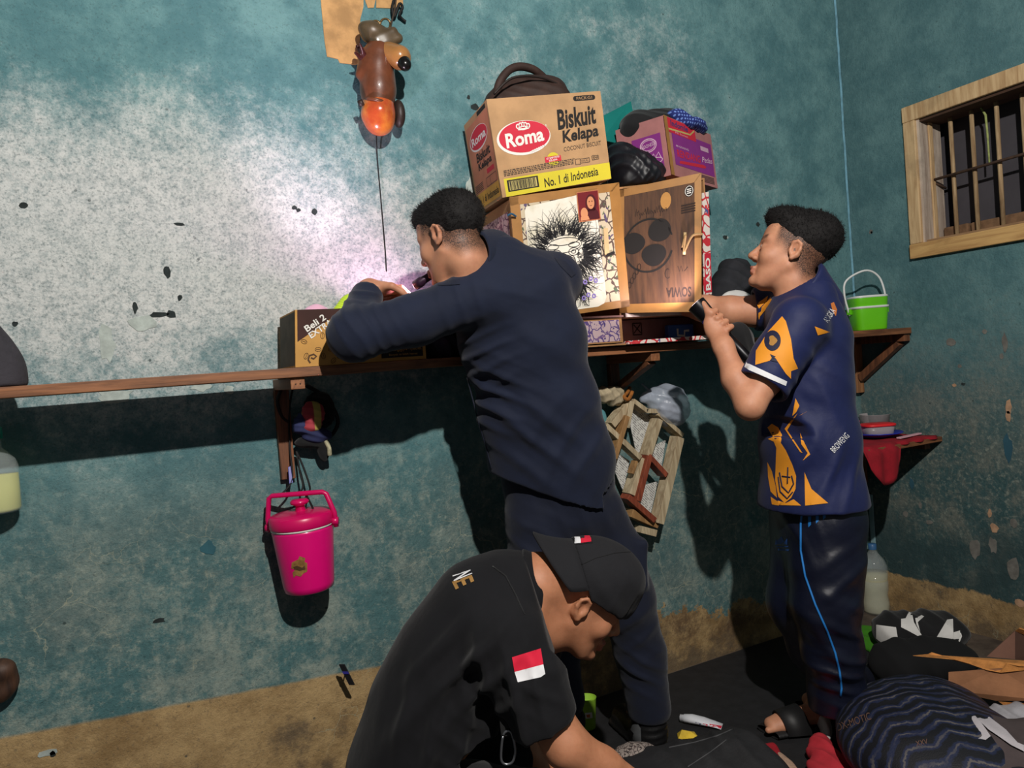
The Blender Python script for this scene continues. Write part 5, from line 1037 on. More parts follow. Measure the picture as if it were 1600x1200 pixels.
# shirt
sp = [J['shL'],J['elL'],J['wrL'],J['shR'],J['elR'],J['wrR'],J['pel'],J['neck'],A(960,740,2.3),A(790,800,2.15)]
F = field_for(sp, .005, .13)
F.chain([(A(766,418,2.11),.080),(A(800,472,2.13),.112),(A(818,540,2.15),.118),(A(842,640,2.18),.116),(A(862,720,2.21),.121),(A(874,800,2.22),.128)], .06, (CR+CU*.28,1.42))
F.cone(J['shL']+CR*.06, J['shR']-CR*.03, .075, .075, .05); F.cone(A(768,424,2.10), A(866,432,2.19), .058, .060, .05)
F.chain([(J['shL']+CR*.03,.080),(A(650,500,1.99),.068),(J['elL']+CR*.012,.066)], .03); F.cone(J['elL']+CR*.008-CU*.004, J['wrL'], .064, .042, .03)
F.chain([(J['shR'],.078),(J['elR'],.062),(J['wrR'],.042)], .03)
F.cut(A(868,772,2.2), -CU*1.0-CR*.34, .006)
wd = (J['wrL']-J['elL']).normalized(); F.cut(J['wrL']-wd*.035, wd, .004, J['wrL']-Vector((.06,.06,.06)), J['wrL']+Vector((.09,.09,.09)))
nd = (H1.p(-.03,0,-.06)-J['neck']).normalized(); F.cone(J['neck']-nd*.01, J['neck']+nd*.12, .056, .056, .004, None, 'sub')
F.cone(A(872,750,2.22), A(884,860,2.22), .117, .122, .01, (CR,1.42), 'sub')
sh1 = garment('shirt', F, NAVY, p1, [(A(842,680,2.07),.14,(CU*1+CR*.75),.085,.014),(A(765,620,2.1),.10,(CU*1+CR*.45),.05,.013),(A(890,700,2.1),.12,(CU*.7-CR*1),.08,.011),(A(740,560,2.05),.09,(CU*.9-CR*.35),.045,.013),(A(830,560,2.05),.13,(CU*.9+CR*.5),.12,.008),(A(565,505,1.93),.08,(CR*1+CU*.7),.032,.007),(A(560,470,2.0),.07,(CU*1),.03,.006),(A(700,470,1.98),.08,(CR+CU*.3),.05,.006),(A(800,430,2.05),.1,(CU+CR*.2),.06,.005)], (.0035,9), 31)
# collar
F = field_for([J['neck']-Vector((.14,.14,.1)), J['neck']+Vector((.14,.14,.14))], .004, .0); cdir = nd
F.cone(J['neck']-cdir*.045, J['neck']+cdir*.050, .088, .074, .005); F.cone(J['neck']-cdir*.10, J['neck']+cdir*.14, .066, .064, .004, None, 'sub'); F.cut(J['neck']+cdir*.038, cdir-CR*.45+CU*.1, .003)
V, Q = F.mesh(); V = relax(V, Q, 2); mesh('collar', V, Q, NAVY, sh1, True)
# shoulder strap and arm patch tab
bv = bvh_of([sh1])
decal('shoulder_strap', [(866,402),(884,408),(900,428),(893,433),(876,416)], bv, NAVYT, sh1, .004, 5); decal('shoulder_strap', [(672,444),(688,438),(718,436),(719,444),(690,446)], bv, NAVYT, sh1, .004, 5)
def seam(nm, bv_, P_, r, mat, par, off=.002, sub=6):
    pp = []
    for k in range(len(P_)-1):
        for j in range(sub): q = j/sub; pp.append(_cast(bv_, P_[k][0]+(P_[k+1][0]-P_[k][0])*q, P_[k][1]+(P_[k+1][1]-P_[k][1])*q, off))
    pp = [q for q in pp if q is not None]
    if len(pp) > 2: m_ = MB(); m_.tube(pp, r, 6); return m_.build(nm, mat, par, True)
seam('side_seam', bv, [(730,590),(742,640),(760,700),(776,765)], .0016, NAVYT, sh1)
# trousers
F = field_for([J['pel'],J['hipL'],J['hipR'],J['knL'],J['knR'],J['anL'],J['anR'],A(880,740,2.22)], .005, .16)
F.chain([(A(856,700,2.21),.106),(A(872,750,2.22),.110),(A(880,800,2.23),.112)], .04, (CR+CU*.2,1.42))
F.chain([(A(840,815,2.20),.098),(A(845,870,2.20),.094),(J['knL'],.083),(A(868,1020,2.24),.070),(J['anL'],.068)], .03); F.chain([(A(926,805,2.26),.098),(A(955,870,2.28),.098),(J['knR'],.090),(A(1000,1020,2.33),.078),(J['anR'],.070)], .03)
F.box(A(988,880,2.24), (.045,.03,.075), np.array([list(CR),list(CF),list(CU)]), .015, .015)
F.cut(J['anR']-CU*.035, -CU, .006, J['anR']-Vector((.15,.15,.3)), J['anR']+Vector((.15,.15,.1)))
tr1 = garment('trousers', F, NAVYT, p1, [(A(1005,1050,2.26),.09,(CU+CR*.55),.050,.009),(A(985,985,2.24),.09,(CU-CR*.75),.065,.009),(A(960,900,2.2),.12,(CU*.5+CR*1),.07,.008),(A(872,1030,2.2),.10,(CU+CR*.5),.055,.008),(A(845,870,2.12),.12,(CU+CR*.5),.06,.008),(A(915,800,2.15),.12,(CR*1+CU*.4),.06,.007)], (.004,12), 41)
# boots
for nm, an, toe in (('boot','anR',onZ(1018,1128)),('boot','anL',onZ(892,1110))):
    a = J[an]; g = Vector((a.x, a.y, 0)); F = field_for([g-Vector((.1,.12,0)), g+Vector((.12,.3,.26))], .005, .02)
    F.cone(a, Vector((g.x,g.y,.07)), .058, .056, .02); F.cone(Vector((g.x-.005,g.y+.0,.045)), Vector((g.x+.02,g.y+.17,.035)), .048, .042, .03); F.cone(Vector((g.x,g.y-.01,.016)), Vector((g.x+.02,g.y+.18,.016)), .052, .048, .008, (0,0,1) and (Vector((0,0,1)),.3)); F.cut((0,0,.0065), (0,0,-1), .003)
    bt = garment(nm, F, LEATH, p1, [(a-Vector((0,.05,.05)),.06,(0,0,1),.022,.004)], (.001,30), 43)
    m = MB(); m.lathe(Vector((g.x,g.y,.135)), [(.061,0),(.063,.006),(.063,.028),(.061,.034)], (0,0,1), 24); m.build('ankle_strap', M('black_strap', (26,26,27), .7), bt, True)
    if an == 'anR': bvb = bvh_of([bt]); decal('grey_patch', [(988,1132),(996,1130),(1001,1138),(1002,1160),(994,1164),(987,1156),(990,1146),(985,1140)], bvb, M('grey_patch', (92,94,96), .8), bt, .006, 4)
# torch held in the mouth
mo = H1.p(.100,0,-.066); td = (A(640,452,2.14)-mo).normalized(); tq = empty('torch', mo+td*.03, 'small dark torch held in the mouth of the man in uniform', 'torch')
b = MB(); b.tube([mo-td*.005, mo+td*.035, mo+td*.037, mo+td*.062], [.011,.0115,.0145,.0145], 18); b.build('torch_body', M('violet_black_metal', (52,30,48), .35, metal=.3), tq, True)
b = MB(); b.tube([mo+td*.0621, mo+td*.0635], [.0125,.0125], 18); b.build('torch_lens', M('lens_glow', (255,214,240), .3, emit=12), tq)
light('torch_light', 'SPOT', mo+td*.066, 6.5, (1.0,.52,.88), .012, A(585,470,2.25), math.radians(140), .8)

# ================================================================== man in the blue and orange jersey
JB = cloth_material('jersey_blue', (22,31,74), .62, .1, 700, .35, .05); OR_ = M('jersey_orange', (232,150,38), .65, .06); WHT = M('jersey_white', (222,222,224), .7, .04); NVD = M('jersey_navy', (24,28,58), .7)
TRK = cloth_material('track_satin', (17,21,38), .36, .15, 700, .5, .0)
p3 = empty('person', onZ(1262,1140), 'man in blue and orange jersey and track trousers reaching into the cardboard cabinet', 'person')
th, al = math.radians(21), math.radians(17)
fw3 = (-CR*math.cos(th)+CF*math.sin(th))*math.cos(al)+CU*math.sin(al); H3 = Head(A(1236,402,2.30), fw3, CU*math.cos(al)+CR*math.sin(al), 1.02)
K = dict(neck=A(1256,458,2.30), chest=A(1256,530,2.30), waist=A(1262,680,2.30), pel=A(1276,790,2.30), shL=A(1248,508,2.16), elL=A(1172,634,2.10), wrL=A(1130,540,2.20), shR=A(1226,478,2.44), elR=A(1140,486,2.47), wrR=A(1062,478,2.56),
  hipL=A(1292,815,2.24), knL=A(1290,940,2.22), anL=A(1306,1085,2.27), hipR=A(1258,815,2.38), knR=A(1248,940,2.36), anR=A(1308,1060,2.42))
heel, toe = onZ(1292,1136), onZ(1204,1150); heel.z = toe.z = 0
pts = list(K.values())+[H3.p(0,0,.14), H3.p(.14,0,0), H3.p(-.12,0,0), heel, toe, A(1100,480,2.2), A(1020,470,2.6)]
F = field_for(pts, .0042, .09); H3.build(F)
F.chain([(H3.p(-.022,0,-.02),.054),(H3.p(-.030,0,-.075),.053),(K['neck'],.057)], .02)
F.chain([(K['neck'],.057),(A(1258,490,2.30),.066)], .02); F.chain([(A(1257,505,2.30),.080),(K['chest'],.095),(K['waist'],.090),(K['pel'],.098)], .06, (CF,1.25))
F.cone(K['shL'], K['shR'], .055, .055, .05); F.chain([(K['shL'],.053),(A(1200,588,2.12),.046),(K['elL'],.039),(A(1150,592,2.15),.039),(K['wrL'],.027)], .02); F.chain([(K['shR'],.055),(A(1180,486,2.455),.050),(K['elR'],.048),(A(1100,482,2.51),.043),(K['wrR'],.030)], .02)
for q in 'LR': F.chain([(K['hip'+q],.09),(K['kn'+q],.058),(K['an'+q],.035)], .03)
fdir = (toe-heel).normalized(); fs = Vector((-fdir.y, fdir.x, 0)); z_ = Vector((0,0,1))
HEEL2 = onZ(1345,1098); HEEL2.z = 0
for base in (heel, HEEL2):
    F.cone(base+z_*.055+fdir*.02, base+fdir*.14+z_*.042, .036, .028, .02); F.cone(base+fdir*.14+z_*.040, base+fdir*.19+z_*.036, .030, .022, .02, (fs,1.4)); F.cone(base+fdir*.02+z_*.055, base+fdir*.015+z_*.12, .034, .034, .02)
    for i in range(5): F.cone(base+fdir*(.185-.008*i)+fs*(.022-.012*i)+z_*.034, base+fdir*(.215-.011*i)+fs*(.024-.0125*i)+z_*.033, .011-.001*i, .0105-.001*i, .004)
F.cone(K['anL'], heel+fdir*.02+z_*.10, .035, .035, .02); F.cone(K['anR'], HEEL2+z_*.10, .035, .035, .02)
# gripping hand of the near arm around the torch
t0, t1 = A(1174,566,2.22), A(1098,486,2.27); tdir = (t1-t0).normalized(); gp = A(1119,508,2.245)
gv = (gp-t0); gp = t0+tdir*gv.dot(tdir); out = -CF; out = (out-tdir*out.dot(tdir)).normalized(); sid = tdir.cross(out)
up_ = CU-tdir*CU.dot(tdir); up_.normalize(); pal = gp+out*.020+CR*.006-up_*.013; Rg = np.array([list(tdir), list(out), list(sid)])
F.cone(K['wrL'], pal-CU*.018, .029, .028, .02, (out,.8)); F.ell(pal-CU*.004, (.044,.020,.031), Rg, .015)
up_ = CU-tdir*CU.dot(tdir); up_.normalize()
lf = up_ if up_.dot(-CR) > 0 else up_
for i in range(4):                                          # four fingers wrapped over the barrel
    b0 = gp+tdir*(.034-.0225*i)
    arc = [b0+out*.020*math.cos(a)+lf*.030*math.sin(a)*1.0+out*.006 for a in (0.1, .9, 1.8, 2.7, 3.3)]
    arc = [b0+(out*math.cos(a)+lf*math.sin(a))*.0285 for a in (.3, 1.1, 1.9, 2.7, 3.4)]
    for a_, b_, r0, r1 in zip(arc[:-1], arc[1:], (.0100,.0095,.0090,.0083), (.0095,.0090,.0083,.0076)): F.cone(a_, b_, r0, r1, .002)
tb0 = pal-lf*.012+tdir*.01; F.cone(tb0, gp+out*.024+tdir*.045+lf*.004, .0135, .0115, .01); F.cone(gp+out*.024+tdir*.045+lf*.004, gp+out*.018+tdir*.075+lf*.012, .0112, .0090, .005)
hand(F, K['wrR'], (A(1010,470,2.62)-K['wrR']), CU*-1, -CF, (.4,.5,.4))
body_obj(F, SKIN3, p3, H3)
def hair3(s, F):
    s.ell(F, (-.018,0,.068), (.103,.079,.080), .01); s.ell(F, (.040,0,.108), (.070,.062,.042), .025); s.ell(F, (-.055,0,.085), (.070,.070,.062), .03); s.ell(F, (-.045,0,.058), (.064,.066,.062), .02)
    s.ell(F, (.122,0,.000), (.056,.10,.074), .008, 'sub')
H3.hair('hair', p3, HAIR, hair3, seed=9)
for q in (-1, 1):
    b = MB(); c_ = H3.p(.0905, q*.032, .004); b.lathe(c_-H3.f*.006, [(0,-.009),(.006,-.007),(.0088,0),(.0062,.0065),(.0045,.0078)], H3.f, 18, cap=False); ey = b.build('eye', M('eye_white', (206,200,194), .3), p3, True)
    b = MB(); b.lathe(c_-H3.f*.006, [(.0046,.0078),(.0025,.009),(0,.0093)], H3.f, 14, cap=False); b.build('iris', M('dark_iris', (24,16,14), .2), ey, True)
# jersey
F = field_for([K['shL'],K['elL'],K['shR'],K['neck'],K['pel'],A(1200,800,2.2),A(1345,790,2.4),A(1150,480,2.46)], .005, .13)
F.chain([(A(1262,470,2.30),.085),(A(1262,530,2.30),.112),(A(1258,600,2.30),.122),(A(1263,690,2.30),.134),(A(1270,790,2.30),.146),(A(1272,830,2.30),.15)], .06, (CF,1.22))
F.cone(K['shL'], K['shR'], .070, .068, .05); F.chain([(K['shL']+CU*.004,.078),(A(1215,560,2.14),.072),(A(1190,604,2.12),.071),(A(1180,622,2.11),.071)], .03); F.chain([(K['shR'],.072),(A(1190,482,2.45),.066),(A(1160,486,2.465),.066)], .03)
ud = (K['elL']-K['shL']).normalized(); cq = A(1189,606,2.12); F.cut(cq, ud, .004, cq-Vector((.1,.1,.12)), cq+Vector((.1,.1,.06))); F.cone(A(1210,570,2.13), K['elL'], .060, .062, .004, None, 'sub')
ur = (A(1140,486,2.47)-K['shR']).normalized(); cr_ = A(1178,486,2.455); F.cut(cr_, ur, .004, cr_-Vector((.12,.1,.1)), cr_+Vector((.06,.1,.1))); F.cone(A(1195,484,2.45), A(1140,486,2.47), .056, .058, .004, None, 'sub')
F.cut(A(1268,789,2.3), -CU+CR*.07, .005); F.cone(A(1270,770,2.30), A(1275,900,2.30), .134, .14, .006, (CF,1.22), 'sub')
n3 = (H3.p(-.03,0,-.06)-K['neck']).normalized(); F.cone(K['neck']-n3*.01, K['neck']+n3*.12, .060, .058, .004, None, 'sub')
sh3 = garment('jersey', F, JB, p3, [(A(1240,640,2.15),.12,(CR+CU*.5),.08,.012),(A(1290,740,2.15),.12,(CR*1-CU*.35),.075,.011),(A(1225,585,2.08),.07,(CU+CR*.6),.045,.005),(A(1280,560,2.15),.12,(CR*.6+CU),.08,.005)], (.003,10), 51)
F = field_for([K['neck']-Vector((.14,.14,.1)), K['neck']+Vector((.14,.14,.14))], .004, .0)
F.cone(K['neck']-n3*.05+CR*.004, K['neck']+n3*.042+CR*.016, .092, .078, .005); F.cone(K['neck']-n3*.1, K['neck']+n3*.12+CR*.01, .065, .066, .004, None, 'sub'); F.cut(K['neck']+n3*.034, n3-CR*.45, .003)
V, Q = F.mesh(); V = relax(V, Q, 2); mesh('collar', V, Q, JB, sh3, True)
bv3 = bvh_of([sh3])
def JD(nm, poly, mat, off=.002): return decal(nm, poly, bv3, mat, sh3, off, 6)
JD('orange_sleeve_panel', [(1222,494),(1228,502),(1236,530),(1240,560),(1247,576),(1236,580),(1236,592),(1228,584),(1212,560),(1206,556),(1208,562),(1180,570),(1181,548),(1190,534),(1200,518)], OR_)
JD('sleeve_stripe', [(1166,566),(1174,570),(1230,596),(1228,603),(1170,578),(1163,573)], WHT, .0025)
ring = [(1207+13*math.cos(a), 532+16*math.sin(a)) for a in np.linspace(0, 2*math.pi, 24, endpoint=False)]; JD('sleeve_badge', ring, NVD, .003)
JD('badge_emblem', [(1207+6*math.cos(a)*(1+.3*math.cos(3*a)), 532+8*math.sin(a)) for a in np.linspace(0, 2*math.pi, 18, endpoint=False)], M('badge_gold', (176,128,60), .6), .0036)
JD('navy_bolt', [(1203,553),(1212,557),(1208,560),(1216,566),(1203,563),(1206,559)], NVD, .003)
JD('orange_dart', [(1273,510),(1297,519),(1278,524)], OR_); JD('orange_mark', [(1298,474),(1303,472),(1308,484),(1306,494),(1301,486)], M('jersey_amber', (190,110,50), .65))
decal_text('back_lettering', 'ANGKA', bv3, WHT, sh3, (1294,505), (1306,486), 10, .003); decal_text('hem_lettering', 'BROWENG', bv3, WHT, sh3, (1304,708), (1328,682), 10, .003)
JD('orange_slash', [(1243,622),(1249,634),(1244,644),(1238,650)], OR_); JD('orange_slash', [(1240,652),(1246,646),(1230,672),(1254,708),(1250,706),(1226,670)], OR_); JD('orange_slash', [(1250,676),(1256,690),(1266,710),(1254,720),(1262,708),(1252,694)], OR_); JD('orange_slash', [(1248,650),(1262,642),(1252,648)], OR_)
JD('bird_print', [(1199,668),(1206,662),(1216,668),(1222,680),(1220,692),(1228,704),(1238,726),(1244,744),(1243,764),(1236,778),(1226,786),(1216,776),(1211,750),(1212,724),(1213,700),(1209,690),(1200,686),(1206,680)], OR_)
JD('wing_print', [(1199,722),(1206,736),(1212,760),(1214,778),(1204,768),(1200,745)], OR_); JD('hem_print', [(1215,782),(1228,786),(1240,780),(1252,790),(1216,789)], OR_); JD('flame_print', [(1257,738),(1268,764),(1294,786),(1258,790)], OR_); JD('hem_print', [(1204,776),(1216,784),(1217,790),(1206,788)], OR_)
for P_ in [[(1218,738),(1222,760),(1232,770),(1240,756),(1236,740)], [(1216,745),(1219,768),(1230,779),(1241,766)], [(1222,744),(1238,746)], [(1231,730),(1230,762)], [(1198,676),(1204,678),(1210,675)]]:
    pp = []
    for k in range(len(P_)-1):
        for j in range(5): q = j/5; pp.append(_cast(bv3, P_[k][0]+(P_[k+1][0]-P_[k][0])*q, P_[k][1]+(P_[k+1][1]-P_[k][1])*q, .003))
    pp = [q for q in pp if q is not None]
    if len(pp) > 1: m = MB(); m.tube(pp, .002, 6); m.build('bird_line', NVD, sh3, True)
for poly in [[(1180,476),(1192,468),(1200,462),(1198,470),(1186,482)], [(1190,480),(1204,464),(1206,468),(1196,484),(1188,494)], [(1182,490),(1190,486),(1186,500)]]: JD('orange_sleeve_dash', poly, OR_)
JD('cuff_band', [(1166,463),(1172,462),(1176,480),(1190,503),(1196,512),(1190,512),(1176,492),(1168,476)], WHT, .003)
# track trousers
F = field_for([K['pel'],K['hipL'],K['hipR'],K['knL'],K['knR'],K['anL'],K['anR']], .005, .16)
F.chain([(A(1272,770,2.30),.128),(A(1276,815,2.30),.130)], .04, (CF,1.2))
F.chain([(K['hipL'],.112),(A(1292,880,2.23),.104),(K['knL'],.094),(A(1302,1020,2.24),.082),(A(1308,1075,2.27),.078),(A(1306,1108,2.28),.078)], .04); F.chain([(K['hipR'],.105),(K['knR'],.092),(A(1275,1010,2.39),.080),(K['anR'],.074),(HEEL2+z_*.07,.070)], .04)
F.cut(A(1308,1112,2.27), -CU, .006, A(1308,1112,2.2)-Vector((.14,.07,.2)), A(1308,1112,2.2)+Vector((.2,.12,.2)))
F.cut((0,0,.035), (0,0,-1), .006)
tr3 = garment('track_trousers', F, TRK, p3, [(A(1315,900,2.13),.10,(CU-CR*.55),.085,.010),(A(1320,985,2.13),.10,(CU+CR*.45),.07,.010),(A(1270,1000,2.15),.12,(CU*.6+CR*.8),.08,.008),(A(1310,1060,2.17),.08,(CU+CR*.2),.05,.010),(A(1235,830,2.2),.1,(CR*1+CU*.4),.05,.007)], (.004,10), 61)
bvt = bvh_of([tr3]); BLU = M('cyan_piping', (34,116,190), .5, .05)
pp = []; P_ = [(1254,792),(1251,820),(1251,860),(1258,900),(1274,945),(1292,985),(1305,1020),(1312,1050),(1315,1076),(1313,1090)]
for k in range(len(P_)-1):
    for j in range(6): q = j/6; h_ = _cast(bvt, P_[k][0]+(P_[k+1][0]-P_[k][0])*q, P_[k][1]+(P_[k+1][1]-P_[k][1])*q, .001); pp += [h_] if h_ is not None else []
m = MB(); m.tube(pp, .0032, 8); m.build('blue_piping', BLU, tr3, True)
for x in (1262, 1274, 1285): decal('blue_stripe', [(x,794),(x+6,793),(x+5,820-(x-1262)*.5),(x+1,824-(x-1262)*.5)], bvt, BLU, tr3, .002, 5)
for poly in [[(1221,838),(1225,846),(1220,851),(1213,846)], [(1212,842),(1218,850),(1211,851)], [(1230,841),(1230,851),(1223,851)], [(1213,853),(1232,853),(1231,855),(1214,855)], [(1215,857),(1233,858),(1232,861),(1216,860)]]: decal('trefoil_mark', poly, bvt, M('logo_blue', (40,86,160), .6), tr3, .002, 4)
# slides
for base in (heel, HEEL2):
    F = field_for([base-Vector((.2,.2,.0)), base+Vector((.3,.3,.14))], .004, .0); F.lo = F.lo
    F.cone(base-fdir*.005+z_*.017, base+fdir*.19+z_*.017, .043, .050, .006, (z_,.3)); F.cut((0,0,.0062), (0,0,-1), .002)
    V, Q = F.mesh(); sl_ = mesh('slide_sandal', relax(V, Q, 1), Q, M('black_rubber2', (26,26,27), .55, .1), p3, True)
    m = MB(); n_ = 12; VV = []
    for i in range(n_+1):
        a = math.pi*i/n_
        for fa, ra in ((.085,.062),(.160,.052)):
            for q_ in (0, .006): VV.append(base+fdir*(fa+.01*math.sin(a))+fs*math.cos(a)*(ra-.006+q_)+z_*(.016+math.sin(a)*(ra*1.16-.006+q_)))
    for i in range(n_):
        a, b_ = i*4, (i+1)*4; m.F += [(a+1,a+3,b_+3,b_+1),(a,b_,b_+2,a+2),(a,a+1,b_+1,b_),(a+2,b_+2,b_+3,a+3)]; m.mi += [0]*4
    m.V = VV; m.build('foot_strap', M('black_rubber2', (26,26,27)), sl_, True)
# his torch
tq = empty('torch', t0, 'black torch gripped in the fist of the man in the jersey', 'torch')
b = MB(); b.tube([t0, t0+tdir*.02, t1-tdir*.05], [.015,.0165,.0165], 20); b.build('torch_barrel', M('black_anodised', (20,20,24), .35, metal=.4), tq, True)
b = MB(); b.tube([t1-tdir*.05, t1-tdir*.03, t1+tdir*.028, t1+tdir*.03], [.0175,.026,.030,.030], 24, True); b.build('torch_head', M('black_anodised', (20,20,24)), tq, True)
b = MB(); b.tube([t1-tdir*.034, t1-tdir*.026], [.0268,.0272], 24); b.build('glint_ring', M('painted_blue_glint', (40,60,190), .2, metal=.6), tq, True)  # blue glint on the black head, put in as a coloured ring
b = MB(); b.tube([t1+tdir*.0302, t1+tdir*.0312], [.024,.024], 20); b.build('torch_lens', M('lens_glow2', (255,226,236), .3, emit=6), tq)
light('torch_light_b', 'SPOT', t1+tdir*.036, 7, (1.0,.82,.86), .015, t1+tdir*.3+CF*.1, math.radians(110), .6)
# black shoulder bag hanging from the shelf behind the torch
c4 = A(1158,545,2.36); tag(lump('black_pouch', [(c4,(.05,.04,.075),.3,.5),(c4+Vector((.03,0,-.06)),(.045,.04,.05)),(c4+Vector((-.02,.0,.045)),(.04,.04,.04))], BLACK, None, .005, .03, [(c4,.12,(1,0,.4),.04,.006)], (.004,30), 35), 'black pouch below the fist of the man in the jersey', 'pouch')
# ================================================================== crouching man with cap in the foreground
POLO = cloth_material('black_polo', (19,19,22), .88, .15, 800, .2, .06); CAPM = cloth_material('cap_twill', (30,30,33), .85, .1, 600, .2, .05)
p2 = empty('person', Vector((A(640,1330,1.75).x, A(640,1330,1.75).y, 0)), 'crouching man in black polo shirt and backwards cap bending over the floor', 'person')
al = math.radians(-30); fw2 = CR*math.cos(al)+CU*math.sin(al)+CF*.06; H2 = Head(A(905,938,1.80), fw2, CU*math.cos(al)-CR*math.sin(al), 1.03)
G = dict(neck=A(838,912,1.78), chest=A(775,968,1.77), mid=A(700,1085,1.76), pel=A(640,1230,1.76), shR=A(802,1010,1.62), elR=A(884,1164,1.56), wrR=A(1020,1250,1.62), shL=A(835,985,1.94), elL=A(806,1150,1.86), wrL=A(890,1275,1.80),
  knR=A(820,1275,1.62), knL=A(830,1265,1.92))
gf = lambda x, y, d: Vector((A(x,y,d).x, A(x,y,d).y, .05)); G['anR'] = gf(650,1330,1.64); G['anL'] = gf(660,1330,1.92)
for k_ in ('knR','knL'): G[k_].z = max(G[k_].z, .16)
for k_ in ('wrR','wrL'): G[k_].z = max(G[k_].z, .13)
F = field_for(list(G.values())+[H2.p(0,0,.15), H2.p(.13,0,0), H2.p(0,.11,0), A(1100,1290,1.65)], .0042, .10); H2.build(F)
F.chain([(H2.p(-.022,0,-.02),.060),(H2.p(-.032,0,-.075),.060),(G['neck'],.066)], .03)
F.chain([(G['neck'],.06),(G['chest'],.10),(G['mid'],.105),(G['pel'],.11)], .05, (CF,1.25))
F.cone(G['shL'], G['shR'], .06, .06, .05); F.chain([(G['shR'],.060),(A(845,1095,1.58),.052),(G['elR'],.046),(A(940,1200,1.58),.041),(G['wrR'],.031)], .02); F.chain([(G['shL'],.058),(G['elL'],.044),(G['wrL'],.030)], .02)
for q in 'LR': F.chain([(G['pel']+CF*(.07 if q == 'L' else -.07),.078),(G['kn'+q],.055),(G['an'+q],.045)], .03); F.cone(G['an'+q], G['an'+q]+CR*.16-Vector((0,0,.01)), .038, .030, .02)
hd = (CR*.8-CU*.3); hand(F, G['wrR'], Vector((hd.x,hd.y,-.25)), -CU, CF, (.35,.5,.4)); hand(F, G['wrL'], Vector((hd.x,hd.y,-.25)), -CU, -CF, (.35,.5,.4))
body_obj(F, SKIN2, p2, H2, False)
# cap worn backwards
F = field_for([H2.p(f, q, u) for f in (-.16,.16) for q in (-.12,.12) for u in (-.03,.19)], .0034, .0)
H2.ell(F, (.002,0,.052), (.122,.096,.104), .01); H2.ell(F, (.03,0,.10), (.085,.075,.06), .03); F.cut(H2.p(0,0,.030), -(H2.u+H2.f*.10), .004); F.cut(H2.p(-.083,0,.113), -(H2.f*.078+H2.u*.075), .003); H2.ell(F, (0,0,.036), (.106,.084,.092), .004, 'sub')
V, Q = F.mesh(); V = relax(V, Q, 2); V = folds(V, Q, [(H2.p(.03,-.09,.06),.09,(H2.u+H2.f*.5),.07,.004),(H2.p(.09,-.05,.05),.06,(H2.f*1+H2.s*.3),.05,.004)], 3); cap = mesh('cap', V, Q, CAPM, p2, True)
VV = []; FF = []; na, nr = 29, 7                                # brim at the nape
for i in range(na):
    ph = (-1+2*i/(na-1))*1.40
    for j in range(nr):
        q = j/(nr-1); L_ = .098*math.cos(ph*.9)**.5*q; c_ = math.cos(ph)
        VV.append(H2.p(-.006-.080*c_-L_*(.62+.3*c_), .094*math.sin(ph)*(1+.06*q), .036+.080*c_-L_*(.62-.18*q)+.012*q*c_))
for i in range(na-1):
    for j in range(nr-1): FF.append((i*nr+j, i*nr+j+1, (i+1)*nr+j+1, (i+1)*nr+j))
br_ = mesh('brim', VV, FF, CAPM, cap, True); sm = br_.modifiers.new('s','SOLIDIFY'); sm.thickness = .005; sm.offset = 0
bvc = bvh_of([cap]); INKB = M('patch_black', (14,14,15), .8)
seam('panel_seam', bvc, [(893,842),(897,860),(905,885),(914,912)], .0012, INKB, cap, .0005); seam('panel_seam', bvc, [(905,884),(930,872),(960,864),(990,862)], .0011, INKB, cap, .0005)
b_ = decal('flag_patch', [(889,836),(925,832),(926,848),(890,852)], bvc, INKB, cap, .002, 5)
decal('patch_white', [(892,838),(907,836.5),(907.5,848),(893,849.5)], bvc, WHT, cap, .0035, 4); decal('patch_red', [(907,836.5),(923,834.5),(924,846),(907.5,848)], bvc, M('patch_red', (196,24,52), .8), cap, .0035, 4); decal('patch_mark', [(893.5,841),(898,840.5),(898,846),(894,846.5)], bvc, INKB, cap, .0042, 3)
# stubble on temple is in the skin; polo shirt
F = field_for([G['shR'],G['elR'],G['shL'],G['neck'],G['pel'],A(545,1200,1.76),A(700,1300,1.6)], .005, .16)
F.chain([(A(836,925,1.78),.080),(A(800,938,1.775),.106),(A(757,964,1.77),.126),(A(712,1035,1.765),.138),(A(678,1110,1.76),.144),(A(650,1200,1.76),.150),(A(640,1275,1.76),.155)], .06, (CF,1.22)); F.ell(A(745,1180,1.74), (.13,.15,.12), None, .06)
F.cone(G['shL'], G['shR'], .076, .078, .05); F.chain([(G['shR']-CR*.02,.088),(A(828,1065,1.59),.076),(A(850,1125,1.57),.067),(A(858,1145,1.57),.067)], .03); F.chain([(G['shL'],.08),(A(825,1060,1.90),.07),(A(815,1110,1.88),.07)], .03)
ud = (G['elR']-G['shR']).normalized(); cq = A(846,1122,1.575); cut_n = (ud+CR*-.35).normalized(); F.cut(cq+ud*.012, (CR*.42-CU*.90), .004, cq-Vector((.13,.13,.12)), cq+Vector((.14,.14,.08))); F.cone(A(838,1085,1.585), A(866,1170,1.56), .057, .061, .004, None, 'sub')
n2 = (H2.p(-.03,0,-.06)-G['neck']).normalized(); F.cone(G['neck']-n2*.01, G['neck']+n2*.12, .066, .064, .004, None, 'sub')
nc = A(838,925,1.78); nq = (CR*.97-CU*.12).normalized(); F.cut(nc, CR+CU*.32, .004, nc-Vector((.13,.16,.10)), nc+Vector((.13,.16,.12)))
F.cut((0,0,.10), (0,0,-1), .01)
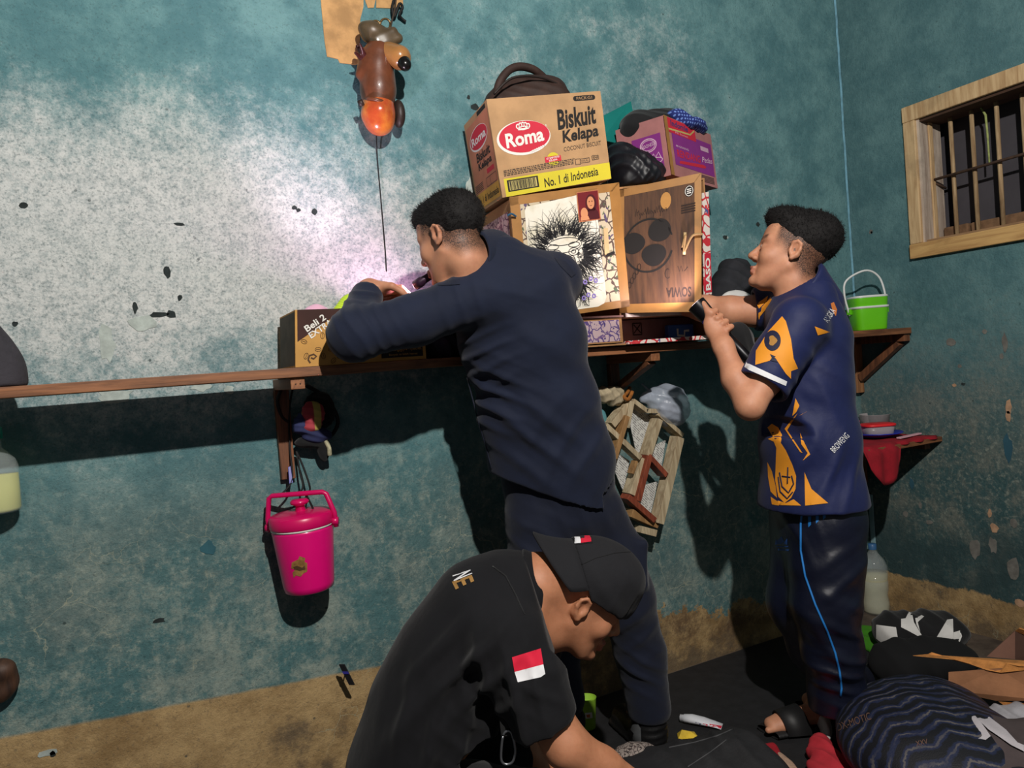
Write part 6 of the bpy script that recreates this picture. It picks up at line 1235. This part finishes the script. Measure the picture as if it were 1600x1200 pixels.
sh2 = garment('polo_shirt', F, POLO, p2, [(A(735,1040,1.6),.11,(CR*.8-CU*.75),.065,.018),(A(700,1140,1.6),.12,(CR*1-CU*.2),.07,.017),(A(790,1090,1.55),.10,(CR*1+CU*.25),.055,.016),(A(850,1080,1.52),.07,(CU+CR*.4),.05,.008),(A(640,1120,1.62),.14,(CR*.75-CU*.4),.09,.012),(A(760,1180,1.6),.1,(CR*.6+CU*.8),.05,.010)], (.004,9), 71)
F = field_for([nc-Vector((.17,.17,.17)), nc+Vector((.17,.17,.17))], .004, .0)
F.cone(nc-nq*.055-CU*.004, nc+nq*.018-CU*.006, .104, .088, .005); F.cone(nc-nq*.1, nc+nq*.10-CU*.01, .080, .072, .004, None, 'sub'); F.cut(nc+nq*.012, nq, .003); F.cut(nc-nq*.045, -nq, .003)
V, Q = F.mesh(); V = relax(V, Q, 2); mesh('collar', V, Q, POLO, sh2, True)
bv2 = bvh_of([sh2])
decal('flag_red', [(800,1027),(845,1013),(849,1038),(804,1050)], bv2, M('flag_red', (206,20,54), .8, .05), sh2, .002, 5); decal('flag_white', [(804,1050),(849,1038),(852,1053),(845,1058),(809,1066)], bv2, WHT, sh2, .002, 5)
GOLDT = M('gold_thread', (150,112,60), .7)
def back_text(ch, pts4, mat):
    V2, F2, _ = tx(ch); a, b_, c, d = pts4; P_ = []
    for x, y in V2: X_ = (a[0]*(1-x)*(1-y)+b_[0]*x*(1-y)+c[0]*x*y+d[0]*(1-x)*y); Y_ = (a[1]*(1-x)*(1-y)+b_[1]*x*(1-y)+c[1]*x*y+d[1]*(1-x)*y); P_.append(_cast(bv2, X_, Y_, .003))
    f_ = [q for q in F2 if all(P_[i] is not None for i in q)]
    if f_: u_ = sorted({i for q in f_ for i in q}); mp = {i: k for k, i in enumerate(u_)}; mesh('back_lettering', [P_[i] for i in u_], [tuple(mp[i] for i in q) for q in f_], mat, sh2)
back_text('E', [(706,909),(712,921),(741,908),(737,898)], GOLDT); back_text('N', [(707,899),(709,908),(738,896),(735,890)], WHT)
seam('placket_seam', bv2, [(770,885),(790,900),(806,930),(822,965)], .0015, BLACK, sh2)
# dark work trousers
F = field_for([G['pel'],G['knR'],G['knL'],G['anR'],G['anL']], .006, .17)
F.cone(G['pel']+CU*.02, G['pel']-CU*.02, .135, .135, .04, (CF,1.2))
for q in 'LR': F.chain([(G['pel']+CF*(.07 if q == 'L' else -.07),.125),(G['kn'+q],.090),(G['an'+q]+Vector((0,0,.03)),.065)], .04)
F.cut((0,0,.008), (0,0,-1), .004); garment('trousers', F, BLACK, p2, [(G['knR'],.15,(CR+CU*.4),.05,.008)], (.004,12), 75)
for q in 'RL':
    g = G['an'+q]; F = field_for([g-Vector((.1,.1,.05)), g+CR*.24+Vector((.08,.08,.1))], .005, .02); F.cone(g, g+CR*.15-Vector((0,0,.012)), .046, .038, .02); F.cone(Vector((g.x,g.y,.012)), Vector((g.x,g.y,.012))+CR*.18-Vector((0,0,CR.z*.18)), .044, .042, .008, (Vector((0,0,1)),.25)); F.cut((0,0,.006), (0,0,-1), .002)
    garment('shoe', F, LEATH, p2, (), (.001,20), 77)
# carabiner and strap on his side
b = MB(); lp = [A(786,1150,1.56), A(783,1185,1.56), A(790,1194,1.56), A(801,1190,1.56), A(805,1172,1.56), A(800,1148,1.56), A(794,1142,1.56)]
b.tube(spline(lp, 6, True)+[lp[0]], .0028, 8); cbn = b.build('carabiner', M('steel', (150,152,156), .3, metal=.9), p2, True)
b = MB(); b.beam(A(788,1115,1.57), A(792,1150,1.565), CR*.012, CF*.002); b.build('belt_strap', INKB, p2, bevel=.001)

# ------------------------------------------------------------------ things on the floor
def hz(v): v = Vector((v.x, v.y, 0)); return v.normalized()
RH, FH = hz(CR), hz(CF); AR = math.atan2(RH.y, RH.x)
c0 = onZ(919,1140); gc = empty('paper_cup', c0, 'crumpled lime green drink cup standing on the black mat', 'cup')
b = MB(); b.lathe(c0+Vector((0,0,.006)), [(.0,0),(.024,.0),(.026,.004),(.033,.10),(.0345,.104),(.0325,.104),(.025,.006),(0,.005)], (.05,.05,1), 26, cap=False); cu = b.build('cup_wall', M('lime_print', (150,196,60), .5, .1, 14), gc, True)
bvq = bvh_of([cu]); decal('cup_label', [(914,1114),(925,1113),(926,1122),(915,1123)], bvq, WHITE, cu, .001, 3); decal('label_mark', [(916,1117),(922,1116),(922,1121),(917,1121)], bvq, M('orange_mark', (220,120,50), .6), cu, .0016, 3)
c0 = onZ(1096,1135); tt = empty('toothpaste_tube', c0, 'white and red toothpaste tube lying on the mat', 'tube')
d_ = (onZ(1132,1140)-onZ(1060,1130)).normalized(); s_ = Vector((-d_.y, d_.x, 0)); VV = []; 
prof = [(-.070,.010,.012),(-.058,.0105,.012),(-.056,.016,.013),(-.03,.020,.014),(.01,.022,.011),(.045,.021,.006),(.068,.021,.0015)]
for x, w_, h_ in prof:
    for k in range(14): a = 2*math.pi*k/14; VV.append(c0+d_*x+s_*w_*math.cos(a)+Vector((0,0,.0075+h_*(1+math.sin(a)))))
b = MB(); b.add(VV, [(i*14+k, i*14+(k+1) % 14, (i+1)*14+(k+1) % 14, (i+1)*14+k) for i in range(6) for k in range(14)]+[tuple(range(13,-1,-1)), tuple(84+k for k in range(14))]); tbm = b.build('tube_body', M('tube_white', (216,218,224), .4, .03), tt, True); bvq = bvh_of([tbm])
decal('red_band', [(1108,1131),(1128,1134),(1130,1138),(1110,1139)], bvq, RED, tbm, .001, 3); decal('tube_mark', [(1086,1128),(1096,1131),(1095,1135),(1086,1132)], bvq, M('blue_ink', (46,52,110)), tbm, .001, 3); decal('tube_mark', [(1098,1130),(1106,1132),(1105,1137),(1098,1135)], bvq, RED, tbm, .001, 3)
c0 = onZ(1071,1153); b = MB(); b.add([c0+RH*x+FH*y+Vector((0,0,z)) for x,y,z in [(-.028,-.02,.007),(.04,-.018,.007),(.035,.022,.007),(-.022,.02,.007),(-.01,0,.028),(.02,.002,.018)]], [(3,2,1,0),(0,1,5,4),(1,2,5),(2,3,4,5),(3,0,4)]); tag(b.build('yellow_packet', M('yellow_foil', (220,186,60), .4, .2, 30), None), 'small crumpled yellow packet on the mat below the toothpaste tube', 'packet')
# dark bag in front
c0 = onZ(1095,1212,.06); bg = lump('travel_bag', [(c0+RH*.02,(.22,.16,.075),AR),(onZ(1150,1178,.09),(.08,.10,.06),AR),(c0-RH*.16-FH*.06,(.14,.16,.055),AR),(c0+RH*.14-FH*.08,(.10,.16,.07),AR)], M('dark_grey_nylon', (36,36,38), .7, .2, 20, .3, 120), None, .006, .05, [(c0,.25,(RH*1+FH*.4),.09,.010),(onZ(1130,1165,.12),.12,(RH*.8+Vector((0,0,.5))),.05,.008)], (.006,12), 81, zmin=.007)
tag(bg, 'slumped dark grey nylon bag on the floor in front of the crouching man', 'bag'); bvg = bvh_of([bg]); PIP = M('grey_piping', (70,70,72), .7)
seam('piping', bvg, [(1045,1168),(1085,1160),(1120,1150),(1150,1137)], .0022, PIP, bg, .001); seam('piping', bvg, [(1075,1198),(1110,1175),(1140,1152)], .0018, PIP, bg, .001)
c0 = onZ(998,1182,.08); tag(lump('batik_scarf', [(c0,(.06,.05,.035),AR),(c0-RH*.03,(.05,.05,.03),AR)], batik('batik_dark', (150,138,130), [(44,34,34),(54,40,40),(80,60,58)], 60), None, .005, .02, [(c0,.08,(1,0,1),.03,.005)], (.004,40), 82, zmin=.007), 'dark patterned scarf between the arm of the crouching man and the bag', 'scarf')
# red and beige scraps near the slides
c0 = onZ(1205,1178,.02); tag(lump('red_rag', [(c0,(.025,.06,.018),AR-.3),(c0-FH*.05,(.03,.05,.016),AR)], M('red_rag', (160,20,36), .85), None, .005, .02, [(c0,.08,(RH*1),.03,.004)], (.003,40), 83, zmin=.007), 'small red rag on the mat below the black slide', 'rag')
c0 = onZ(1222,1188,.02); tag(lump('beige_sock', [(c0,(.022,.055,.016),AR+.15),(c0-FH*.06,(.026,.05,.016),AR+.2)], M('beige_knit', (178,146,124), .9, .15, 90, .5, 260), None, .005, .02, None, (.003,40), 84, zmin=.007), 'beige knitted sock beside the small red rag', 'sock')
c0 = onZ(1288,1178,.03); rw = lump('red_garment', [(c0,(.045,.07,.022),AR),(c0-FH*.08-RH*.015,(.06,.07,.024),AR+.3),(c0+FH*.05+RH*.015,(.022,.05,.028),AR)], M('red_garment', (178,40,52), .9, .15), None, .005, .02, [(c0,.12,(RH*1+FH*.3),.045,.010)], (.008,30), 85, zmin=.007); tag(rw, 'red garment squeezed against the blue patterned bundle', 'garment')
c0 = onZ(1289,1136,.03); tag(lump('white_rag', [(c0,(.016,.06,.03),AR-.25),(c0+FH*.05+RH*.012,(.012,.04,.028),AR-.25)], M('white_cloth', (214,212,208)), None, .004, .02, [(c0,.08,(RH*1),.02,.004)], (.004,40), 95, zmin=.007), 'white rag tucked between the slide and the blue patterned bundle', 'rag')
# blue patterned bundle
IK = NT('ikat_cloth'); o_ = IK.obj(); x_, y_, z_ = IK.xyz(o_)
ca, sa = math.cos(AR), math.sin(AR); U = IK.math('ADD', IK.math('MULTIPLY', x_, ca), IK.math('MULTIPLY', y_, sa)); Wd = IK.math('ADD', IK.math('MULTIPLY', x_, -sa), IK.math('MULTIPLY', y_, ca)); Wd = IK.math('SUBTRACT', Wd, IK.math('MULTIPLY', z_, .5))
zig = IK.math('MULTIPLY', IK.math('ABSOLUTE', IK.math('SUBTRACT', IK.math('FRACT', IK.math('MULTIPLY', U, 8.5)), .5)), .05); nzi = IK.math('MULTIPLY', IK.noise(o_, 45, 4, .65), .022)
band = IK.math('SINE', IK.math('MULTIPLY', IK.math('ADD', IK.math('ADD', Wd, zig), nzi), 165.0)); c = IK.mix(IK.ss(band, -.4, .5), lin((11,12,20)), lin((26,34,62))); c = IK.mix(IK.math('MULTIPLY', IK.ss(band, .80, .99), IK.math('MULTIPLY', IK.ss(IK.noise(o_, 9, 4, .6), .38, .62), .55)), c, lin((120,112,100)))
IK = IK.out(c, .6, IK.noise(o_, 300, 2, .5), .2, .003)
c0 = onZ(1425,1140,.11); ik = lump('cloth_bundle', [(c0,(.20,.20,.115),AR),(c0-FH*.10-RH*.02,(.22,.20,.11),AR),(c0+FH*.06+RH*.10,(.16,.16,.10),AR),(c0-FH*.2+RH*.05,(.24,.2,.10),AR)], IK, None, .007, .06, [(c0+Vector((0,0,.1)),.2,(FH*1+RH*.2),.09,.006)], (.004,10), 86, zmin=.007); tag(ik, 'big bundle wrapped in dark blue zigzag patterned cloth', 'bundle')
bvg = bvh_of([ik]); TXT = M('woven_brown_lettering', (104,76,64), .7); decal_text('woven_lettering', 'DX-MOTIC', bvg, TXT, ik, (1310,1142), (1362,1124), 12, .002); decal_text('woven_lettering', 'XXV', bvg, TXT, ik, (1432,1166), (1450,1162), 8, .002)
# green cloth, black and white clothes in the corner
c0 = onZ(1372,1000,.01); tag(lump('green_cloth', [(c0,(.10,.16,.02),AR),(c0-FH*.12-RH*.02,(.06,.14,.022),AR)], M('green_cloth', (66,140,24), .9, .12), None, .006, .03, [(c0,.15,(RH*1+FH*.5),.06,.006)], (.004,20), 87, zmin=.003), 'bright green cloth lying in the corner beside the leg of the man in the jersey', 'cloth')
c0 = onZ(1432,985,.09); bk = lump('black_white_garment', [(c0,(.14,.10,.075),AR),(c0+RH*.08-FH*.03,(.10,.09,.06),AR),(c0-RH*.10,(.07,.08,.07),AR)], BLACK, None, .006, .05, [(c0,.18,(RH*.9+Vector((0,0,.6))),.06,.014)], (.010,18), 88, zmin=.003); tag(bk, 'black garment with white panels heaped against the right wall', 'garment')
bvg = bvh_of([bk]); WCL = M('white_cloth', (214,212,208))
for poly in [[(1369,976),(1400,980),(1404,1004),(1386,1011),(1369,998)], [(1408,967),(1415,966),(1420,956),(1425,958),(1428,972),(1440,992),(1438,996),(1420,986),(1408,980)], [(1430,966),(1440,961),(1444,963),(1434,972),(1438,988),(1432,976)], [(1461,1000),(1480,968),(1489,967),(1490,998)], [(1490,988),(1500,985),(1501,998),(1490,999)]]: decal('white_panel', poly, bvg, WCL, bk, .003, 4)
seam('white_piping', bvg, [(1486,1014),(1497,1006),(1502,994),(1500,988)], .003, WCL, bk, .002)
c0 = onZ(1430,1032,.08); tag(lump('black_sweater', [(c0,(.15,.10,.07),AR),(c0+RH*.10,(.12,.10,.06),AR),(c0-RH*.08-FH*.02,(.08,.10,.07),AR)], M('soft_black', (13,13,15), .95, .2, 12), None, .006, .05, [(c0,.18,(RH*.9+Vector((0,0,.6))),.08,.010)], (.006,14), 89, zmin=.003), 'soft black sweater piled behind the blue patterned bundle', 'sweater')
# torn carton
TC = empty('torn_carton', onZ(1570,1095), 'torn brown cardboard box lying open by the right wall', 'carton'); CIN = M('torn_card', (150,104,72), .9, .2, 10, .2, 60); CTN = M('torn_edge', (188,126,66), .9, .25, 30, .4, 70)
zf = lambda x, y, d: A(x, y, d)
def sheet(nm, px, mat, th=.005):
    V = [A(*q) for q in px]; n = len(V); nn = (V[1]-V[0]).cross(V[2]-V[0]).normalized(); b = MB(); b.add(V+[v+nn*th for v in V], [tuple(range(n-1,-1,-1)), tuple(range(n,2*n))]+[(k, (k+1) % n, (k+1) % n+n, k+n) for k in range(n)]); return b.build(nm, mat, TC)
sheet('front_panel', [(1482,1050,2.24),(1482,1078,2.24),(1556,1094,2.18),(1640,1094,2.10),(1640,1040,2.10),(1560,1044,2.18)], CIN)
sheet('torn_flap', [(1426,1024,2.33),(1450,1022,2.33),(1456,1019,2.33),(1472,1024,2.32),(1520,1028,2.28),(1600,1032,2.2),(1640,1034,2.16),(1640,1042,2.10),(1590,1040,2.14),(1572,1036,2.16),(1562,1050,2.17),(1540,1046,2.19),(1512,1036,2.22),(1490,1030,2.25)], CTN)
sheet('side_panel', [(1542,1026,2.42),(1586,986,2.42),(1586,1030,2.40)], M('side_card', (112,80,66), .9, .15)); sheet('back_panel', [(1586,986,2.42),(1650,1010,2.34),(1650,1040,2.34),(1586,1030,2.40)], M('back_card', (70,48,38), .9, .15)); sheet('top_flap', [(1586,986,2.42),(1592,982,2.40),(1650,1004,2.30),(1650,1012,2.32)], CTN)
sheet('bottom_panel', [(1482,1078,2.25),(1640,1096,2.11),(1640,1060,2.38),(1560,1050,2.42)], CIN); sheet('loose_piece', [(1560,1096,2.14),(1610,1100,2.08),(1620,1116,2.06),(1580,1110,2.12)], CTN)
# grey and white shirts at the lower right
GRW = M('taupe_cloth', (74,64,64), .9, .15, 10, .2, 120); c0 = onZ(1525,1165,.14); gs = lump('grey_shirt', [(c0,(.12,.13,.07),AR),(c0+RH*.10-FH*.08,(.18,.15,.075),AR),(c0-RH*.05-FH*.08,(.08,.13,.06),AR-.5)], GRW, None, .006, .05, [(c0,.2,(RH*.7+Vector((0,0,1))),.07,.014),(c0-FH*.1,.2,(RH*.5-Vector((0,0,1))),.06,.010)], (.008,14), 91, zmin=.007); tag(gs, 'grey and white shirt crumpled at the lower right over the blue bundle', 'shirt')
bvg = bvh_of([gs]); PW = M('pale_cotton', (186,180,184), .9, .1)
for poly in [[(1456,1150),(1478,1138),(1512,1122),(1520,1118),(1514,1130),(1492,1142),(1478,1152)], [(1490,1148),(1500,1130),(1522,1116),(1534,1130),(1548,1150),(1540,1156),(1510,1150)], [(1526,1122),(1546,1120),(1572,1140),(1590,1160),(1600,1164),(1600,1174),(1580,1164),(1560,1150),(1545,1140)]]: decal('white_panel', poly, bvg, PW, gs, .010, 5)
c0 = onZ(1585,1130,.13); tag(lump('white_shirt', [(c0,(.09,.06,.05),AR),(c0+RH*.06-FH*.02,(.09,.07,.05),AR),(c0-RH*.06+FH*.01,(.03,.03,.035),AR)], M('grey_white_cotton', (150,148,152), .9, .2, 20), None, .005, .03, [(c0,.12,(RH*.8+Vector((0,0,1))),.04,.010)], (.006,22), 92, zmin=.05), 'pale grey shirt rolled up at the right edge below the torn carton', 'shirt')
# unseen torch added in the coffee carton to light wall and toy from below
t2 = Vector((.44, 2.068, SZ1+.04)); d2 = Vector((.16,.0,1)).normalized(); tq = empty('torch', t2, 'unseen torch added inside the coffee carton to light the wall', 'torch')
b = MB(); b.tube([t2, t2+d2*.07, t2+d2*.08, t2+d2*.10], [.012,.012,.017,.017], 18); b.build('torch_barrel', M('black_anodised', (20,20,24)), tq, True)
b = MB(); b.tube([t2+d2*.1002, t2+d2*.1012], [.0145,.0145], 18); b.build('torch_lens', M('lens_glow', (255,214,240)), tq)
light('added_carton_light', 'SPOT', t2+d2*.104, 30, (1.0,.78,.94), .02, t2+d2*.5+Vector((.04,.03,0)), math.radians(88), 1.0)  # added spot of the unseen torch, brightens wall and toy
